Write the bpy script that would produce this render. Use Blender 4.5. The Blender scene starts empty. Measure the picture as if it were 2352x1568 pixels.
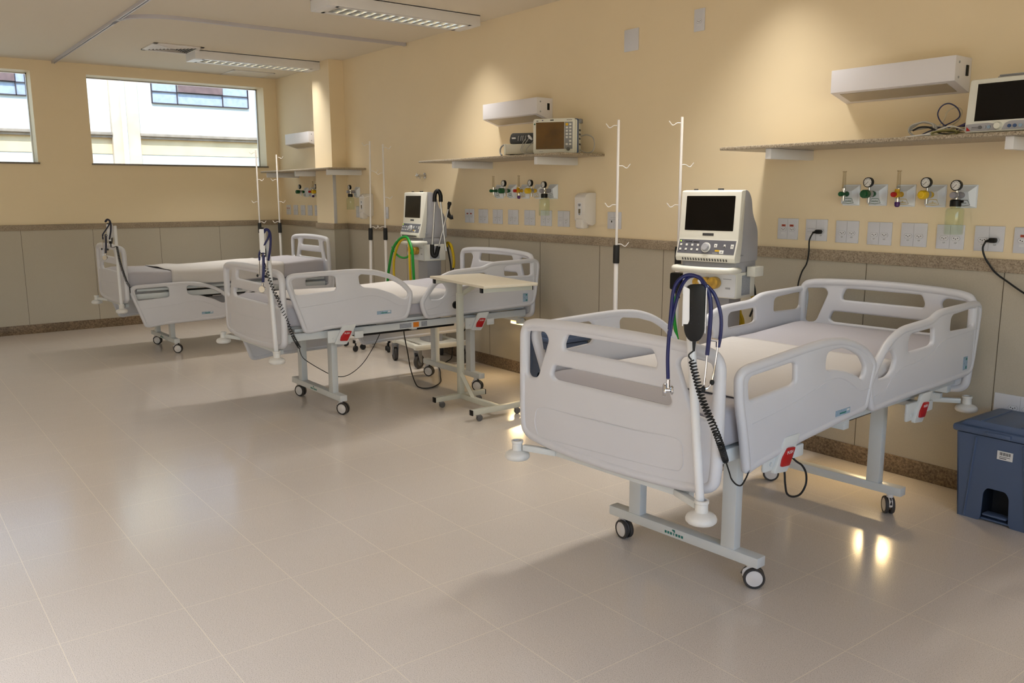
import bpy, bmesh, math, random
from mathutils import Vector, Matrix
random.seed(7)
PI = math.pi
SC = bpy.context.scene
COL = SC.collection

# ------------------------------------------------------------------ helpers
def lin(c):
    return tuple(((v/255.0)/12.92 if v/255.0 <= 0.04045 else ((v/255.0+0.055)/1.055)**2.4) for v in c)+(1.0,)

MATS = {}
def mat(name, rgb, rough=0.5, metal=0.0, spec=0.5, var=0.0, vscale=30.0, bump=0.0, bscale=200.0, emit=None, estr=0.0, coat=0.0):
    m = bpy.data.materials.new(name); m.use_nodes = True
    nt = m.node_tree; b = nt.nodes['Principled BSDF']
    c = lin(rgb)
    b.inputs['Base Color'].default_value = c
    b.inputs['Roughness'].default_value = rough
    b.inputs['Metallic'].default_value = metal
    b.inputs['Specular IOR Level'].default_value = spec
    b.inputs['Coat Weight'].default_value = coat
    if var or bump:
        tc = nt.nodes.new('ShaderNodeTexCoord')
    if var:
        n = nt.nodes.new('ShaderNodeTexNoise'); n.inputs['Scale'].default_value = vscale; n.inputs['Detail'].default_value = 4
        nt.links.new(tc.outputs['Object'], n.inputs['Vector'])
        r = nt.nodes.new('ShaderNodeValToRGB')
        r.color_ramp.elements[0].position = 0.3; r.color_ramp.elements[1].position = 0.7
        r.color_ramp.elements[0].color = tuple(v*(1-var) for v in c[:3])+(1,)
        r.color_ramp.elements[1].color = tuple(min(1, v*(1+var*0.5)) for v in c[:3])+(1,)
        nt.links.new(n.outputs['Fac'], r.inputs['Fac']); nt.links.new(r.outputs['Color'], b.inputs['Base Color'])
    if bump:
        n2 = nt.nodes.new('ShaderNodeTexNoise'); n2.inputs['Scale'].default_value = bscale; n2.inputs['Detail'].default_value = 3
        nt.links.new(tc.outputs['Object'], n2.inputs['Vector'])
        bp = nt.nodes.new('ShaderNodeBump'); bp.inputs['Strength'].default_value = bump; bp.inputs['Distance'].default_value = 0.01
        nt.links.new(n2.outputs['Fac'], bp.inputs['Height']); nt.links.new(bp.outputs['Normal'], b.inputs['Normal'])
    if emit:
        b.inputs['Emission Color'].default_value = lin(emit); b.inputs['Emission Strength'].default_value = estr
    MATS[name] = m
    return m

def granite(name, c1, c2, c3, scale=160.0, vein=0.0, rough=0.35):
    m = bpy.data.materials.new(name); m.use_nodes = True
    nt = m.node_tree; b = nt.nodes['Principled BSDF']
    tc = nt.nodes.new('ShaderNodeTexCoord')
    n = nt.nodes.new('ShaderNodeTexNoise'); n.inputs['Scale'].default_value = scale; n.inputs['Detail'].default_value = 6; n.inputs['Roughness'].default_value = 0.75
    nt.links.new(tc.outputs['Object'], n.inputs['Vector'])
    r = nt.nodes.new('ShaderNodeValToRGB')
    r.color_ramp.elements[0].position = 0.36; r.color_ramp.elements[0].color = lin(c1)
    r.color_ramp.elements[1].position = 0.62; r.color_ramp.elements[1].color = lin(c3)
    e = r.color_ramp.elements.new(0.48); e.color = lin(c2)
    nt.links.new(n.outputs['Fac'], r.inputs['Fac'])
    n2 = nt.nodes.new('ShaderNodeTexNoise'); n2.inputs['Scale'].default_value = 4.0; n2.inputs['Detail'].default_value = 3
    nt.links.new(tc.outputs['Object'], n2.inputs['Vector'])
    r2 = nt.nodes.new('ShaderNodeValToRGB')
    r2.color_ramp.elements[0].position = 0.3; r2.color_ramp.elements[0].color = (1-vein, 1-vein, 1-vein, 1)
    r2.color_ramp.elements[1].position = 0.7; r2.color_ramp.elements[1].color = (1, 1, 1, 1)
    nt.links.new(n2.outputs['Fac'], r2.inputs['Fac'])
    mx = nt.nodes.new('ShaderNodeMixRGB'); mx.blend_type = 'MULTIPLY'; mx.inputs[0].default_value = 1
    nt.links.new(r.outputs['Color'], mx.inputs[1]); nt.links.new(r2.outputs['Color'], mx.inputs[2])
    nt.links.new(mx.outputs['Color'], b.inputs['Base Color'])
    b.inputs['Roughness'].default_value = rough
    MATS[name] = m
    return m

def clear_glass(name, tint=(255, 255, 255), gloss=0.06, rough=0.0):
    m = bpy.data.materials.new(name); m.use_nodes = True
    nt = m.node_tree; nt.nodes.clear()
    out = nt.nodes.new('ShaderNodeOutputMaterial')
    tr = nt.nodes.new('ShaderNodeBsdfTransparent'); tr.inputs['Color'].default_value = lin(tint)
    gl = nt.nodes.new('ShaderNodeBsdfGlossy'); gl.inputs['Roughness'].default_value = rough
    fr = nt.nodes.new('ShaderNodeFresnel'); fr.inputs['IOR'].default_value = 1.45
    mx = nt.nodes.new('ShaderNodeMixShader')
    ge = nt.nodes.new('ShaderNodeNewGeometry'); iv = nt.nodes.new('ShaderNodeMath'); iv.operation = 'SUBTRACT'; iv.inputs[0].default_value = 1.0
    ml = nt.nodes.new('ShaderNodeMath'); ml.operation = 'MULTIPLY'
    nt.links.new(ge.outputs['Backfacing'], iv.inputs[1]); nt.links.new(iv.outputs[0], ml.inputs[0]); nt.links.new(fr.outputs['Fac'], ml.inputs[1])
    nt.links.new(ml.outputs[0], mx.inputs['Fac'])
    nt.links.new(tr.outputs[0], mx.inputs[1]); nt.links.new(gl.outputs[0], mx.inputs[2])
    nt.links.new(mx.outputs[0], out.inputs['Surface'])
    MATS[name] = m
    return m

def as_mat(m):
    return MATS[m] if isinstance(m, str) else m

class MB:
    """collects shapes into one mesh"""
    def __init__(s):
        s.bm = bmesh.new(); s.mats = []; s.cur = 0
    def use(s, m):
        m = as_mat(m)
        if m not in s.mats: s.mats.append(m)
        s.cur = s.mats.index(m); return s
    def _add(s, tb, mtx=None):
        if mtx is not None: tb.transform(mtx)
        for f in tb.faces: f.material_index = s.cur
        me = bpy.data.meshes.new('tmp'); tb.to_mesh(me); tb.free()
        s.bm.from_mesh(me); bpy.data.meshes.remove(me)
        return s
    def box(s, c, size, bev=0.0, seg=2, mtx=None, rot=None):
        tb = bmesh.new(); bmesh.ops.create_cube(tb, size=1.0)
        for v in tb.verts: v.co = Vector((v.co.x*size[0], v.co.y*size[1], v.co.z*size[2]))
        if bev > 0:
            bmesh.ops.bevel(tb, geom=list(tb.edges), offset=min(bev, 0.49*min(size)), offset_type='OFFSET', segments=seg, profile=0.5, affect='EDGES')
        M = Matrix.Translation(Vector(c))
        if rot is not None: M = M @ rot.to_4x4()
        if mtx is not None: M = mtx @ M
        return s._add(tb, M)
    def cyl(s, p0, p1, r0, r1=None, seg=20, cap=True, bev=0.0):
        p0 = Vector(p0); p1 = Vector(p1); r1 = r0 if r1 is None else r1
        d = p1-p0; L = d.length
        tb = bmesh.new()
        bmesh.ops.create_cone(tb, cap_ends=cap, segments=seg, radius1=r0, radius2=r1, depth=L)
        if bev > 0:
            es = [e for e in tb.edges if abs(abs(e.verts[0].co.z)-L/2) < 1e-6 and abs(e.verts[0].co.z-e.verts[1].co.z) < 1e-6]
            bmesh.ops.bevel(tb, geom=es, offset=bev, segments=2, profile=0.5, affect='EDGES')
        M = Matrix.Translation((p0+p1)/2) @ d.to_track_quat('Z', 'Y').to_matrix().to_4x4()
        return s._add(tb, M)
    def sph(s, c, r, seg=16, scale=(1, 1, 1)):
        tb = bmesh.new(); bmesh.ops.create_uvsphere(tb, u_segments=seg, v_segments=max(6, seg//2), radius=r)
        return s._add(tb, Matrix.Translation(Vector(c)) @ Matrix.Diagonal((*scale, 1)))
    def lathe(s, prof, c=(0, 0, 0), axis=(0, 0, 1), seg=28):
        tb = bmesh.new(); rings = []
        for r, z in prof:
            if r < 1e-6: rings.append([tb.verts.new((0, 0, z))])
            else: rings.append([tb.verts.new((r*math.cos(2*PI*i/seg), r*math.sin(2*PI*i/seg), z)) for i in range(seg)])
        for a, b in zip(rings, rings[1:]):
            for i in range(seg):
                j = (i+1) % seg
                if len(a) == 1 and len(b) == 1: continue
                if len(a) == 1: tb.faces.new((a[0], b[i], b[j]))
                elif len(b) == 1: tb.faces.new((a[i], a[j], b[0]))
                else: tb.faces.new((a[i], a[j], b[j], b[i]))
        bmesh.ops.recalc_face_normals(tb, faces=tb.faces)
        M = Matrix.Translation(Vector(c)) @ Vector(axis).to_track_quat('Z', 'Y').to_matrix().to_4x4()
        return s._add(tb, M)
    def tube(s, pts, r, seg=8, closed=False, smooth=0, cap=True, flat=1.0):
        pts = [Vector(p) for p in pts]
        if smooth: pts = catmull(pts, smooth, closed)
        n = len(pts)
        rr = r if isinstance(r, (list, tuple)) else [r]*n
        if len(rr) != n: rr = [rr[min(len(rr)-1, int(i*len(rr)/n))] for i in range(n)]
        tb = bmesh.new(); rings = []
        up = None
        for i in range(n):
            a = pts[i-1] if (i > 0 or closed) else pts[i]
            b = pts[(i+1) % n] if (i < n-1 or closed) else pts[i]
            t = (b-a)
            if t.length < 1e-9: t = Vector((0, 0, 1))
            t.normalize()
            if up is None:
                up = Vector((0, 0, 1)) if abs(t.z) < 0.9 else Vector((0, 1, 0))
            x = up.cross(t)
            if x.length < 1e-6: x = Vector((1, 0, 0)).cross(t)
            x.normalize(); y = t.cross(x); up = y
            rings.append([tb.verts.new(pts[i]+(x*math.cos(2*PI*k/seg)+y*flat*math.sin(2*PI*k/seg))*rr[i]) for k in range(seg)])
        m = n if closed else n-1
        for i in range(m):
            A = rings[i]; B = rings[(i+1) % n]
            for k in range(seg):
                l = (k+1) % seg
                tb.faces.new((A[k], A[l], B[l], B[k]))
        if cap and not closed:
            tb.faces.new(list(reversed(rings[0]))); tb.faces.new(rings[-1])
        bmesh.ops.recalc_face_normals(tb, faces=tb.faces)
        return s._add(tb)
    def prism(s, poly, d0, d1, fn, bev=0.0):
        """poly in 2D, extruded d0..d1, fn(a,b,d)->xyz"""
        tb = bmesh.new()
        A = [tb.verts.new((a, b, d0)) for a, b in poly]; B = [tb.verts.new((a, b, d1)) for a, b in poly]
        n = len(poly)
        tb.faces.new(list(reversed(A))); tb.faces.new(B)
        for i in range(n): tb.faces.new((A[i], A[(i+1) % n], B[(i+1) % n], B[i]))
        bmesh.ops.recalc_face_normals(tb, faces=tb.faces)
        if bev > 0:
            es = [e for e in tb.edges if abs(e.verts[0].co.z-e.verts[1].co.z) < 1e-7 or len(poly) < 12]
            bmesh.ops.bevel(tb, geom=es, offset=bev, segments=2, profile=0.5, affect='EDGES')
        for v in tb.verts: v.co = Vector(fn(*v.co))
        bmesh.ops.recalc_face_normals(tb, faces=tb.faces)
        return s._add(tb)
    def plate(s, outer, holes, t, bev, fn, nb=3):
        tb = bmesh.new()
        loops = [outer if area2(outer) > 0 else outer[::-1]]+[h if area2(h) < 0 else h[::-1] for h in holes]
        caps = ([], [])
        for lp in loops:
            nrm = normals2(lp); rings = []
            lv = [(bev*(1-math.sin(PI/2*k/nb)), t/2-bev*(1-math.cos(PI/2*k/nb))) for k in range(nb+1)]
            lv = lv+[(i, -d) for i, d in reversed(lv)]
            for ins, d in lv:
                rings.append([tb.verts.new((p[0]+q[0]*ins, p[1]+q[1]*ins, d)) for p, q in zip(lp, nrm)])
            n = len(lp)
            for a, b in zip(rings, rings[1:]):
                for i in range(n): tb.faces.new((a[i], a[(i+1) % n], b[(i+1) % n], b[i]))
            for ci, ring in ((0, rings[0]), (1, rings[-1])):
                for i in range(n): caps[ci].append(tb.edges.get((ring[i], ring[(i+1) % n])))
        for ci in (0, 1):
            bmesh.ops.triangle_fill(tb, use_beauty=True, use_dissolve=False, edges=caps[ci])
        for v in tb.verts: v.co = Vector(fn(*v.co))
        bmesh.ops.recalc_face_normals(tb, faces=tb.faces)
        return s._add(tb)
    def grid(s, f, nu, nv):
        tb = bmesh.new()
        V = [[tb.verts.new(f(i/nu, j/nv)) for j in range(nv+1)] for i in range(nu+1)]
        for i in range(nu):
            for j in range(nv): tb.faces.new((V[i][j], V[i+1][j], V[i+1][j+1], V[i][j+1]))
        return s._add(tb)
    def build(s, name, m=None, parent=None, smooth=True, ang=38, loc=None, mtx=None):
        me = bpy.data.meshes.new(name)
        if mtx is not None: s.bm.transform(mtx)
        s.bm.to_mesh(me); s.bm.free()
        if s.mats:
            for x in s.mats: me.materials.append(x)
        else: me.materials.append(as_mat(m))
        if smooth and len(me.polygons):
            me.polygons.foreach_set('use_smooth', [True]*len(me.polygons))
            me.set_sharp_from_angle(angle=math.radians(ang))
        o = bpy.data.objects.new(name, me); COL.objects.link(o)
        if parent is not None: o.parent = parent
        if loc is not None: o.location = loc
        return o

def area2(p): return sum(p[i][0]*p[(i+1) % len(p)][1]-p[(i+1) % len(p)][0]*p[i][1] for i in range(len(p)))/2
def normals2(p):
    out = []; n = len(p)
    for i in range(n):
        a = Vector(p[i])-Vector(p[i-1]); b = Vector(p[(i+1) % n])-Vector(p[i])
        a = a.normalized() if a.length > 1e-9 else b.normalized(); b = b.normalized() if b.length > 1e-9 else a
        na = Vector((-a.y, a.x)); nb = Vector((-b.y, b.x)); m = na+nb
        if m.length < 1e-6: m = na
        m.normalize(); k = max(0.5, m.dot(na)); out.append((m.x/k, m.y/k))
    return out
def fillet(pts, r, seg=5):
    out = []; n = len(pts)
    for i in range(n):
        p = Vector(pts[i][:2]); a = Vector(pts[i-1][:2]); b = Vector(pts[(i+1) % n][:2])
        rad = pts[i][2] if len(pts[i]) > 2 else r
        da = a-p; db = b-p
        t = min(rad, 0.46*da.length, 0.46*db.length)
        if t < 1e-5: out.append((p.x, p.y)); continue
        s0 = p+da.normalized()*t; s1 = p+db.normalized()*t
        for k in range(seg+1):
            u = k/seg; q = s0*(1-u)**2+p*2*u*(1-u)+s1*u*u
            out.append((q.x, q.y))
    res = [out[0]]
    for q in out[1:]:
        if (Vector(q)-Vector(res[-1])).length > 1e-5: res.append(q)
    if (Vector(res[0])-Vector(res[-1])).length < 1e-5: res.pop()
    return res
def catmull(p, k, closed=False):
    n = len(p); out = []
    for i in range(n if closed else n-1):
        p0 = p[i-1] if (i > 0 or closed) else p[0]*2-p[1]
        p1 = p[i]; p2 = p[(i+1) % n]
        p3 = p[(i+2) % n] if (i+2 < n or closed) else p2*2-p1
        for j in range(k):
            t = j/k
            out.append(0.5*((2*p1)+(p2-p0)*t+(2*p0-5*p1+4*p2-p3)*t*t+(3*p1-p0-3*p2+p3)*t**3))
    if not closed: out.append(p[-1])
    return out
def mir(pts): return [(-p[0],)+tuple(p[1:]) for p in reversed(pts)]

def empty(name, loc=(0, 0, 0), rz=0.0, scale=(1, 1, 1)):
    o = bpy.data.objects.new(name, None); COL.objects.link(o)
    o.empty_display_size = 0.1
    o.location = loc; o.rotation_euler = (0, 0, rz); o.scale = scale
    return o
def tag(o, label, cat, group=None, kind=None):
    o['label'] = label; o['category'] = cat
    if group: o['group'] = group
    if kind: o['kind'] = kind
    return o
def thing(name, label, cat, loc=(0, 0, 0), rz=0.0, group=None, scale=(1, 1, 1)):
    return tag(empty(name, loc, rz, scale), label, cat, group)
def struct(o, label=None, cat=None):
    o['kind'] = 'structure'
    if label: o['label'] = label
    if cat: o['category'] = cat
    return o
def frame(o, right, up):
    r = Vector(right).normalized(); u = Vector(up).normalized(); n = r.cross(u).normalized(); u = n.cross(r)
    return Matrix(((r.x, u.x, n.x, o[0]), (r.y, u.y, n.y, o[1]), (r.z, u.z, n.z, o[2]), (0, 0, 0, 1)))
def text(name, s, size, m, mtx, parent=None, ext=0.0004, align='CENTER', sx=1.0):
    cu = bpy.data.curves.new(name, 'FONT'); cu.body = s; cu.size = size; cu.extrude = ext; cu.align_x = align; cu.align_y = 'CENTER'; cu.resolution_u = 2
    o = bpy.data.objects.new(name, cu); COL.objects.link(o)
    bpy.context.view_layer.update()
    me = bpy.data.meshes.new_from_object(o.evaluated_get(bpy.context.evaluated_depsgraph_get()))
    bpy.data.objects.remove(o); bpy.data.curves.remove(cu)
    me.transform(Matrix.Diagonal((sx, 1, 1, 1))); me.transform(mtx); me.materials.clear(); me.materials.append(as_mat(m)); me.name = name
    t = bpy.data.objects.new(name, me); COL.objects.link(t)
    if parent is not None: t.parent = parent
    return t

# ------------------------------------------------------------------ materials
mat('wall_paint', (236, 219, 186), 0.55, bump=0.04, bscale=260, spec=0.3, var=0.015, vscale=3)
mat('ceiling_paint', (226, 216, 198), 0.8, spec=0.2)
mat('bed_plastic', (211, 211, 217), 0.38, bump=0.03, bscale=500, var=0.012, vscale=8)
mat('bumper_plastic', (226, 224, 220), 0.45, var=0.05, vscale=40)
mat('bed_steel', (214, 217, 217), 0.35, var=0.015, vscale=10)
mat('mattress_cover', (180, 177, 184), 0.5, bump=0.06, bscale=90)
mat('bed_board', (150, 150, 150), 0.5)
mat('white_paint', (228, 228, 230), 0.35)
mat('lamp_white', (228, 226, 232), 0.4)
mat('lamp_lens', (168, 158, 142), 0.3)
mat('iv_white', (232, 228, 226), 0.3)
mat('black_plastic', (11, 11, 12), 0.4, spec=0.3)
mat('black_rubber', (20, 20, 21), 0.6)
mat('tyre_grey', (58, 54, 52), 0.6)
mat('caster_grey', (128, 128, 130), 0.5)
mat('wheel_grey', (98, 98, 100), 0.5)
mat('wheel_white', (222, 218, 216), 0.4)
mat('chrome', (210, 210, 212), 0.12, metal=1.0)
mat('alu', (190, 192, 196), 0.3, metal=1.0)
mat('navy_tube', (12, 20, 84), 0.42)
mat('dark_tube', (10, 12, 40), 0.42)
mat('red_plastic', (176, 16, 18), 0.4)
mat('white_mark', (225, 225, 225), 0.5)
mat('label_blue', (150, 174, 196), 0.4, var=0.25, vscale=90)
mat('label_grey', (160, 164, 172), 0.4, var=0.25, vscale=120)
mat('label_teal', (30, 120, 110), 0.5)
mat('orange_mark', (226, 128, 20), 0.5)
mat('vent_body', (226, 224, 214), 0.42, bump=0.02, bscale=600)
mat('vent_side', (166, 166, 172), 0.5, bump=0.05, bscale=700)
mat('vent_panel', (98, 98, 106), 0.45)
mat('vent_dark', (60, 60, 62), 0.5)
mat('screen_black', (6, 5, 5), 0.22, spec=0.22)
mat('guard_metal', (206, 206, 210), 0.18)
mat('screen_brown', (100, 68, 16), 0.25, var=0.25, vscale=9)
mat('key_white', (224, 224, 220), 0.5)
mat('key_yellow', (226, 180, 30), 0.5)
mat('led_green', (150, 220, 30), 0.5, emit=(190, 240, 40), estr=1.5)
mat('gold_valve', (190, 150, 60), 0.3, metal=0.2, var=0.4, vscale=40)
mat('hose_green', (6, 140, 42), 0.45)
mat('hose_yellow', (206, 172, 14), 0.45)
mat('green_plastic', (8, 82, 44), 0.4)
mat('yellow_plastic', (226, 186, 24), 0.4)
mat('gold_yellow', (206, 160, 20), 0.4)
mat('purple_plastic', (70, 22, 100), 0.4)
mat('grey_plastic', (140, 138, 146), 0.45)
mat('gauge_face', (228, 226, 222), 0.4)
mat('socket_white', (214, 216, 224), 0.38)
mat('socket_insert', (222, 224, 230), 0.4)
mat('seam_grey', (160, 162, 170), 0.5)
mat('hole_dark', (24, 22, 22), 0.6)
mat('red_sign', (186, 84, 62), 0.5)
mat('gas_plate', (222, 228, 236), 0.28)
mat('line_green', (12, 96, 62), 0.5)
mat('line_yellow', (214, 182, 24), 0.5)
mat('line_grey', (96, 96, 100), 0.5)
mat('dispenser_white', (230, 226, 222), 0.2)
mat('dispenser_window', (110, 100, 80), 0.25)
mat('bin_blue', (82, 99, 130), 0.42, bump=0.08, bscale=420)
mat('bin_dark', (22, 28, 40), 0.6)
mat('table_top', (222, 213, 194), 0.4, var=0.02, vscale=60)
mat('table_steel', (206, 208, 198), 0.38)
mat('cuff_grey', (70, 72, 74), 0.85, var=0.15, vscale=60)
mat('device_beige', (196, 192, 176), 0.5)
mat('monitor_white', (222, 222, 212), 0.4)
mat('monitor_blue', (52, 82, 130), 0.4)
mat('monitor_grey', (140, 142, 146), 0.5)
mat('cable_grey', (172, 168, 162), 0.5)
mat('cable_blue', (54, 58, 92), 0.5)
mat('cable_cream', (206, 196, 168), 0.5)
mat('cable_olive', (140, 136, 86), 0.5)
mat('cable_purple', (50, 40, 100), 0.5)
mat('track_alu', (196, 192, 196), 0.4)
mat('vent_white', (224, 218, 212), 0.5)
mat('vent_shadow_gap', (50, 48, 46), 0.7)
mat('louvre', (235, 235, 232), 0.15, metal=0.85)
mat('tube_lamp', (255, 250, 240), 0.5, emit=(255, 244, 226), estr=2.0)
mat('night_lamp', (255, 226, 160), 0.5, emit=(255, 206, 120), estr=3.0)
mat('facade', (214, 211, 208), 0.9, var=0.05, vscale=1.5)
mat('facade_stain', (236, 208, 170), 0.9, var=0.12, vscale=3)
mat('facade_ledge', (168, 150, 136), 0.9, var=0.25, vscale=7)
mat('facade_pilaster', (226, 204, 182), 0.9, var=0.15, vscale=3)
mat('facade_pipe', (240, 240, 240), 0.7)
mat('facade_pane', (172, 178, 200), 0.6, var=0.16, vscale=14)
mat('facade_pane_open', (120, 92, 92), 0.6, var=0.25, vscale=12)
mat('facade_metal', (70, 58, 66), 0.6)
mat('yard', (150, 146, 140), 0.9, var=0.1, vscale=2)
clear_glass('pane_glass', (246, 252, 250))
clear_glass('jar_glass', (249, 252, 247), rough=0.02)
clear_glass('tube_glass', (232, 228, 220), rough=0.05)
granite('granite_shelf', (92, 80, 66), (158, 144, 124), (196, 184, 164), 130, 0.12)
granite('granite_rail', (112, 98, 84), (160, 144, 124), (190, 174, 152), 150, 0.2)
granite('granite_base', (84, 66, 50), (130, 108, 84), (164, 142, 114), 70, 0.35)
granite('granite_sill', (70, 64, 56), (110, 102, 92), (150, 140, 126), 140, 0.1)

def mat_sheet():
    m = mat('sheet_white', (206, 202, 200), 0.85, bump=0.25, bscale=14)
    return m
mat_sheet()

def mat_floor():
    m = bpy.data.materials.new('floor_tiles'); m.use_nodes = True; MATS['floor_tiles'] = m
    nt = m.node_tree; N = nt.nodes; L = nt.links; b = N['Principled BSDF']
    geo = N.new('ShaderNodeNewGeometry'); sep = N.new('ShaderNodeSeparateXYZ'); L.new(geo.outputs['Position'], sep.inputs[0])
    T = 0.413
    def line(sock, off):
        a = N.new('ShaderNodeMath'); a.operation = 'ADD'; a.inputs[1].default_value = off+T*100; L.new(sock, a.inputs[0])
        d = N.new('ShaderNodeMath'); d.operation = 'MODULO'; d.inputs[1].default_value = T; L.new(a.outputs[0], d.inputs[0])
        c = N.new('ShaderNodeMath'); c.operation = 'SUBTRACT'; c.inputs[1].default_value = T/2; L.new(d.outputs[0], c.inputs[0])
        e = N.new('ShaderNodeMath'); e.operation = 'ABSOLUTE'; L.new(c.outputs[0], e.inputs[0])
        g = N.new('ShaderNodeMath'); g.operation = 'GREATER_THAN'; g.inputs[1].default_value = T/2-0.0014; L.new(e.outputs[0], g.inputs[0])
        return g.outputs[0]
    gx = line(sep.outputs[0], 2.640); gy = line(sep.outputs[1], 4.357)
    mx = N.new('ShaderNodeMath'); mx.operation = 'MAXIMUM'; L.new(gx, mx.inputs[0]); L.new(gy, mx.inputs[1])
    # terrazzo speckle
    n1 = N.new('ShaderNodeTexNoise'); n1.inputs['Scale'].default_value = 330; n1.inputs['Detail'].default_value = 3; L.new(geo.outputs['Position'], n1.inputs['Vector'])
    r1 = N.new('ShaderNodeValToRGB'); E = r1.color_ramp.elements
    E[0].position = 0.30; E[0].color = lin((170, 160, 150)); E[1].position = 0.46; E[1].color = lin((224, 215, 207))
    e = E.new(0.66); e.color = lin((229, 221, 213)); e = E.new(0.75); e.color = lin((240, 234, 228))
    L.new(n1.outputs['Fac'], r1.inputs['Fac'])
    n2 = N.new('ShaderNodeTexNoise'); n2.inputs['Scale'].default_value = 2.2; n2.inputs['Detail'].default_value = 3; L.new(geo.outputs['Position'], n2.inputs['Vector'])
    r2 = N.new('ShaderNodeValToRGB'); r2.color_ramp.elements[0].color = (0.94, 0.93, 0.92, 1); r2.color_ramp.elements[1].color = (1, 1, 1, 1)
    L.new(n2.outputs['Fac'], r2.inputs['Fac'])
    mm = N.new('ShaderNodeMixRGB'); mm.blend_type = 'MULTIPLY'; mm.inputs[0].default_value = 1; L.new(r1.outputs[0], mm.inputs[1]); L.new(r2.outputs[0], mm.inputs[2])
    mg = N.new('ShaderNodeMixRGB'); mg.inputs[2].default_value = lin((238, 228, 212)); L.new(mx.outputs[0], mg.inputs[0]); L.new(mm.outputs[0], mg.inputs[1])
    L.new(mg.outputs[0], b.inputs['Base Color'])
    b.inputs['Roughness'].default_value = 0.17; b.inputs['Specular IOR Level'].default_value = 0.5
    n3 = N.new('ShaderNodeTexNoise'); n3.inputs['Scale'].default_value = 5.0; n3.inputs['Detail'].default_value = 4; L.new(geo.outputs['Position'], n3.inputs['Vector'])
    bp = N.new('ShaderNodeBump'); bp.inputs['Strength'].default_value = 0.05; bp.inputs['Distance'].default_value = 0.02; L.new(n3.outputs['Fac'], bp.inputs['Height'])
    L.new(bp.outputs['Normal'], b.inputs['Normal'])
mat_floor()

def mat_dado():
    m = bpy.data.materials.new('dado_laminate'); m.use_nodes = True; MATS['dado_laminate'] = m
    nt = m.node_tree; N = nt.nodes; L = nt.links; b = N['Principled BSDF']
    tc = N.new('ShaderNodeTexCoord')
    n1 = N.new('ShaderNodeTexNoise'); n1.inputs['Scale'].default_value = 220; L.new(tc.outputs['Object'], n1.inputs['Vector'])
    r = N.new('ShaderNodeValToRGB'); r.color_ramp.elements[0].color = lin((176, 168, 152)); r.color_ramp.elements[1].color = lin((192, 184, 168)); L.new(n1.outputs['Fac'], r.inputs['Fac'])
    L.new(r.outputs[0], b.inputs['Base Color']); b.inputs['Roughness'].default_value = 0.5
mat_dado()
mat('dado_joint', (96, 84, 70), 0.7)
# ------------------------------------------------------------------ room shell
HC = 2.919; XB = -10.548; XF = 2.6; YL = -8.2; WT = 0.28
RT = 1.185; RB = 1.122; BH = 0.100
struct(MB().box(((XB+XF)/2, YL/2, -0.05), (XF-XB+2*WT, -YL+2*WT, 0.1)).build('floor', 'floor_tiles'), 'speckled beige terrazzo tile floor with pale joints', 'floor')
struct(MB().box(((XB+XF)/2, YL/2, HC+0.15), (XF-XB+2*WT, -YL+2*WT, 0.3)).build('ceiling', 'ceiling_paint'), 'plain white painted ceiling', 'ceiling')
struct(MB().box(((XB+XF)/2, 0.1, HC/2), (XF-XB+0.4, 0.2, HC)).build('wall_right', 'wall_paint'), 'cream painted headwall behind the beds', 'wall')
struct(MB().box(((XB+XF)/2, YL-0.1, HC/2), (XF-XB+0.4, 0.2, HC)).build('wall_left', 'wall_paint'), 'cream painted wall across the aisle', 'wall')
# wall behind the camera with a wide window opening for daylight
fw = MB()
FWY0, FWY1, FWZ0, FWZ1 = -7.8, -2.0, 0.9, 2.8
for (y0, y1, z0, z1) in ((YL, 0, 0, FWZ0), (YL, 0, FWZ1, HC), (YL, FWY0, FWZ0, FWZ1), (FWY1, 0, FWZ0, FWZ1)):
    fw.box((XF+0.1, (y0+y1)/2, (z0+z1)/2), (0.2, y1-y0, z1-z0))
struct(fw.build('wall_front', 'wall_paint'), 'cream painted wall behind the viewpoint', 'wall')
# back wall with two window openings
W1 = (-2.17, -0.16, 1.835, 2.805); W2 = (-4.75, -2.715, 1.835, 2.805)
bw = MB(); X0 = XB-WT
ys = [YL, W2[0], W2[1], W1[0], W1[1], 0.2]
bw.box((XB-WT/2, (YL+0.2)/2, W1[2]/2), (WT, 0.2-YL, W1[2]))
bw.box((XB-WT/2, (YL+0.2)/2, (W1[3]+HC)/2), (WT, 0.2-YL, HC-W1[3]))
for a, b in ((YL, W2[0]), (W2[1], W1[0]), (W1[1], 0.2)):
    bw.box((XB-WT/2, (a+b)/2, (W1[2]+W1[3])/2), (WT, b-a, W1[3]-W1[2]))
struct(bw.build('wall_back', 'wall_paint'), 'cream painted end wall with two high windows', 'wall')
for i, w in enumerate((W1, W2)):
    xg = XB-0.245
    fr = MB(); t = 0.012
    yc = (w[0]+w[1])/2; zc = (w[2]+w[3])/2
    for (c, s) in (((xg, w[0]+t/2, zc), (0.03, t, w[3]-w[2])), ((xg, w[1]-t/2, zc), (0.03, t, w[3]-w[2])), ((xg, yc, w[3]-t/2), (0.03, w[1]-w[0], t)), ((xg, yc, w[2]+t/2+0.012), (0.03, w[1]-w[0], t))):
        fr.box(c, s)
    f = struct(fr.build('window_%d' % (i+1), 'alu'), ('wide frameless window nearest the headwall corner', 'frameless window at the left, cut by the picture edge')[i], 'window')
    MB().box((xg, yc, zc), (0.006, w[1]-w[0]-0.02, w[3]-w[2]-0.03)).build('pane', 'pane_glass', f)
    MB().box((XB-0.115, yc, w[2]+0.006), (0.27, w[1]-w[0]+0.03, 0.018), 0.003).build('sill', 'granite_sill', f)
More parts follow.
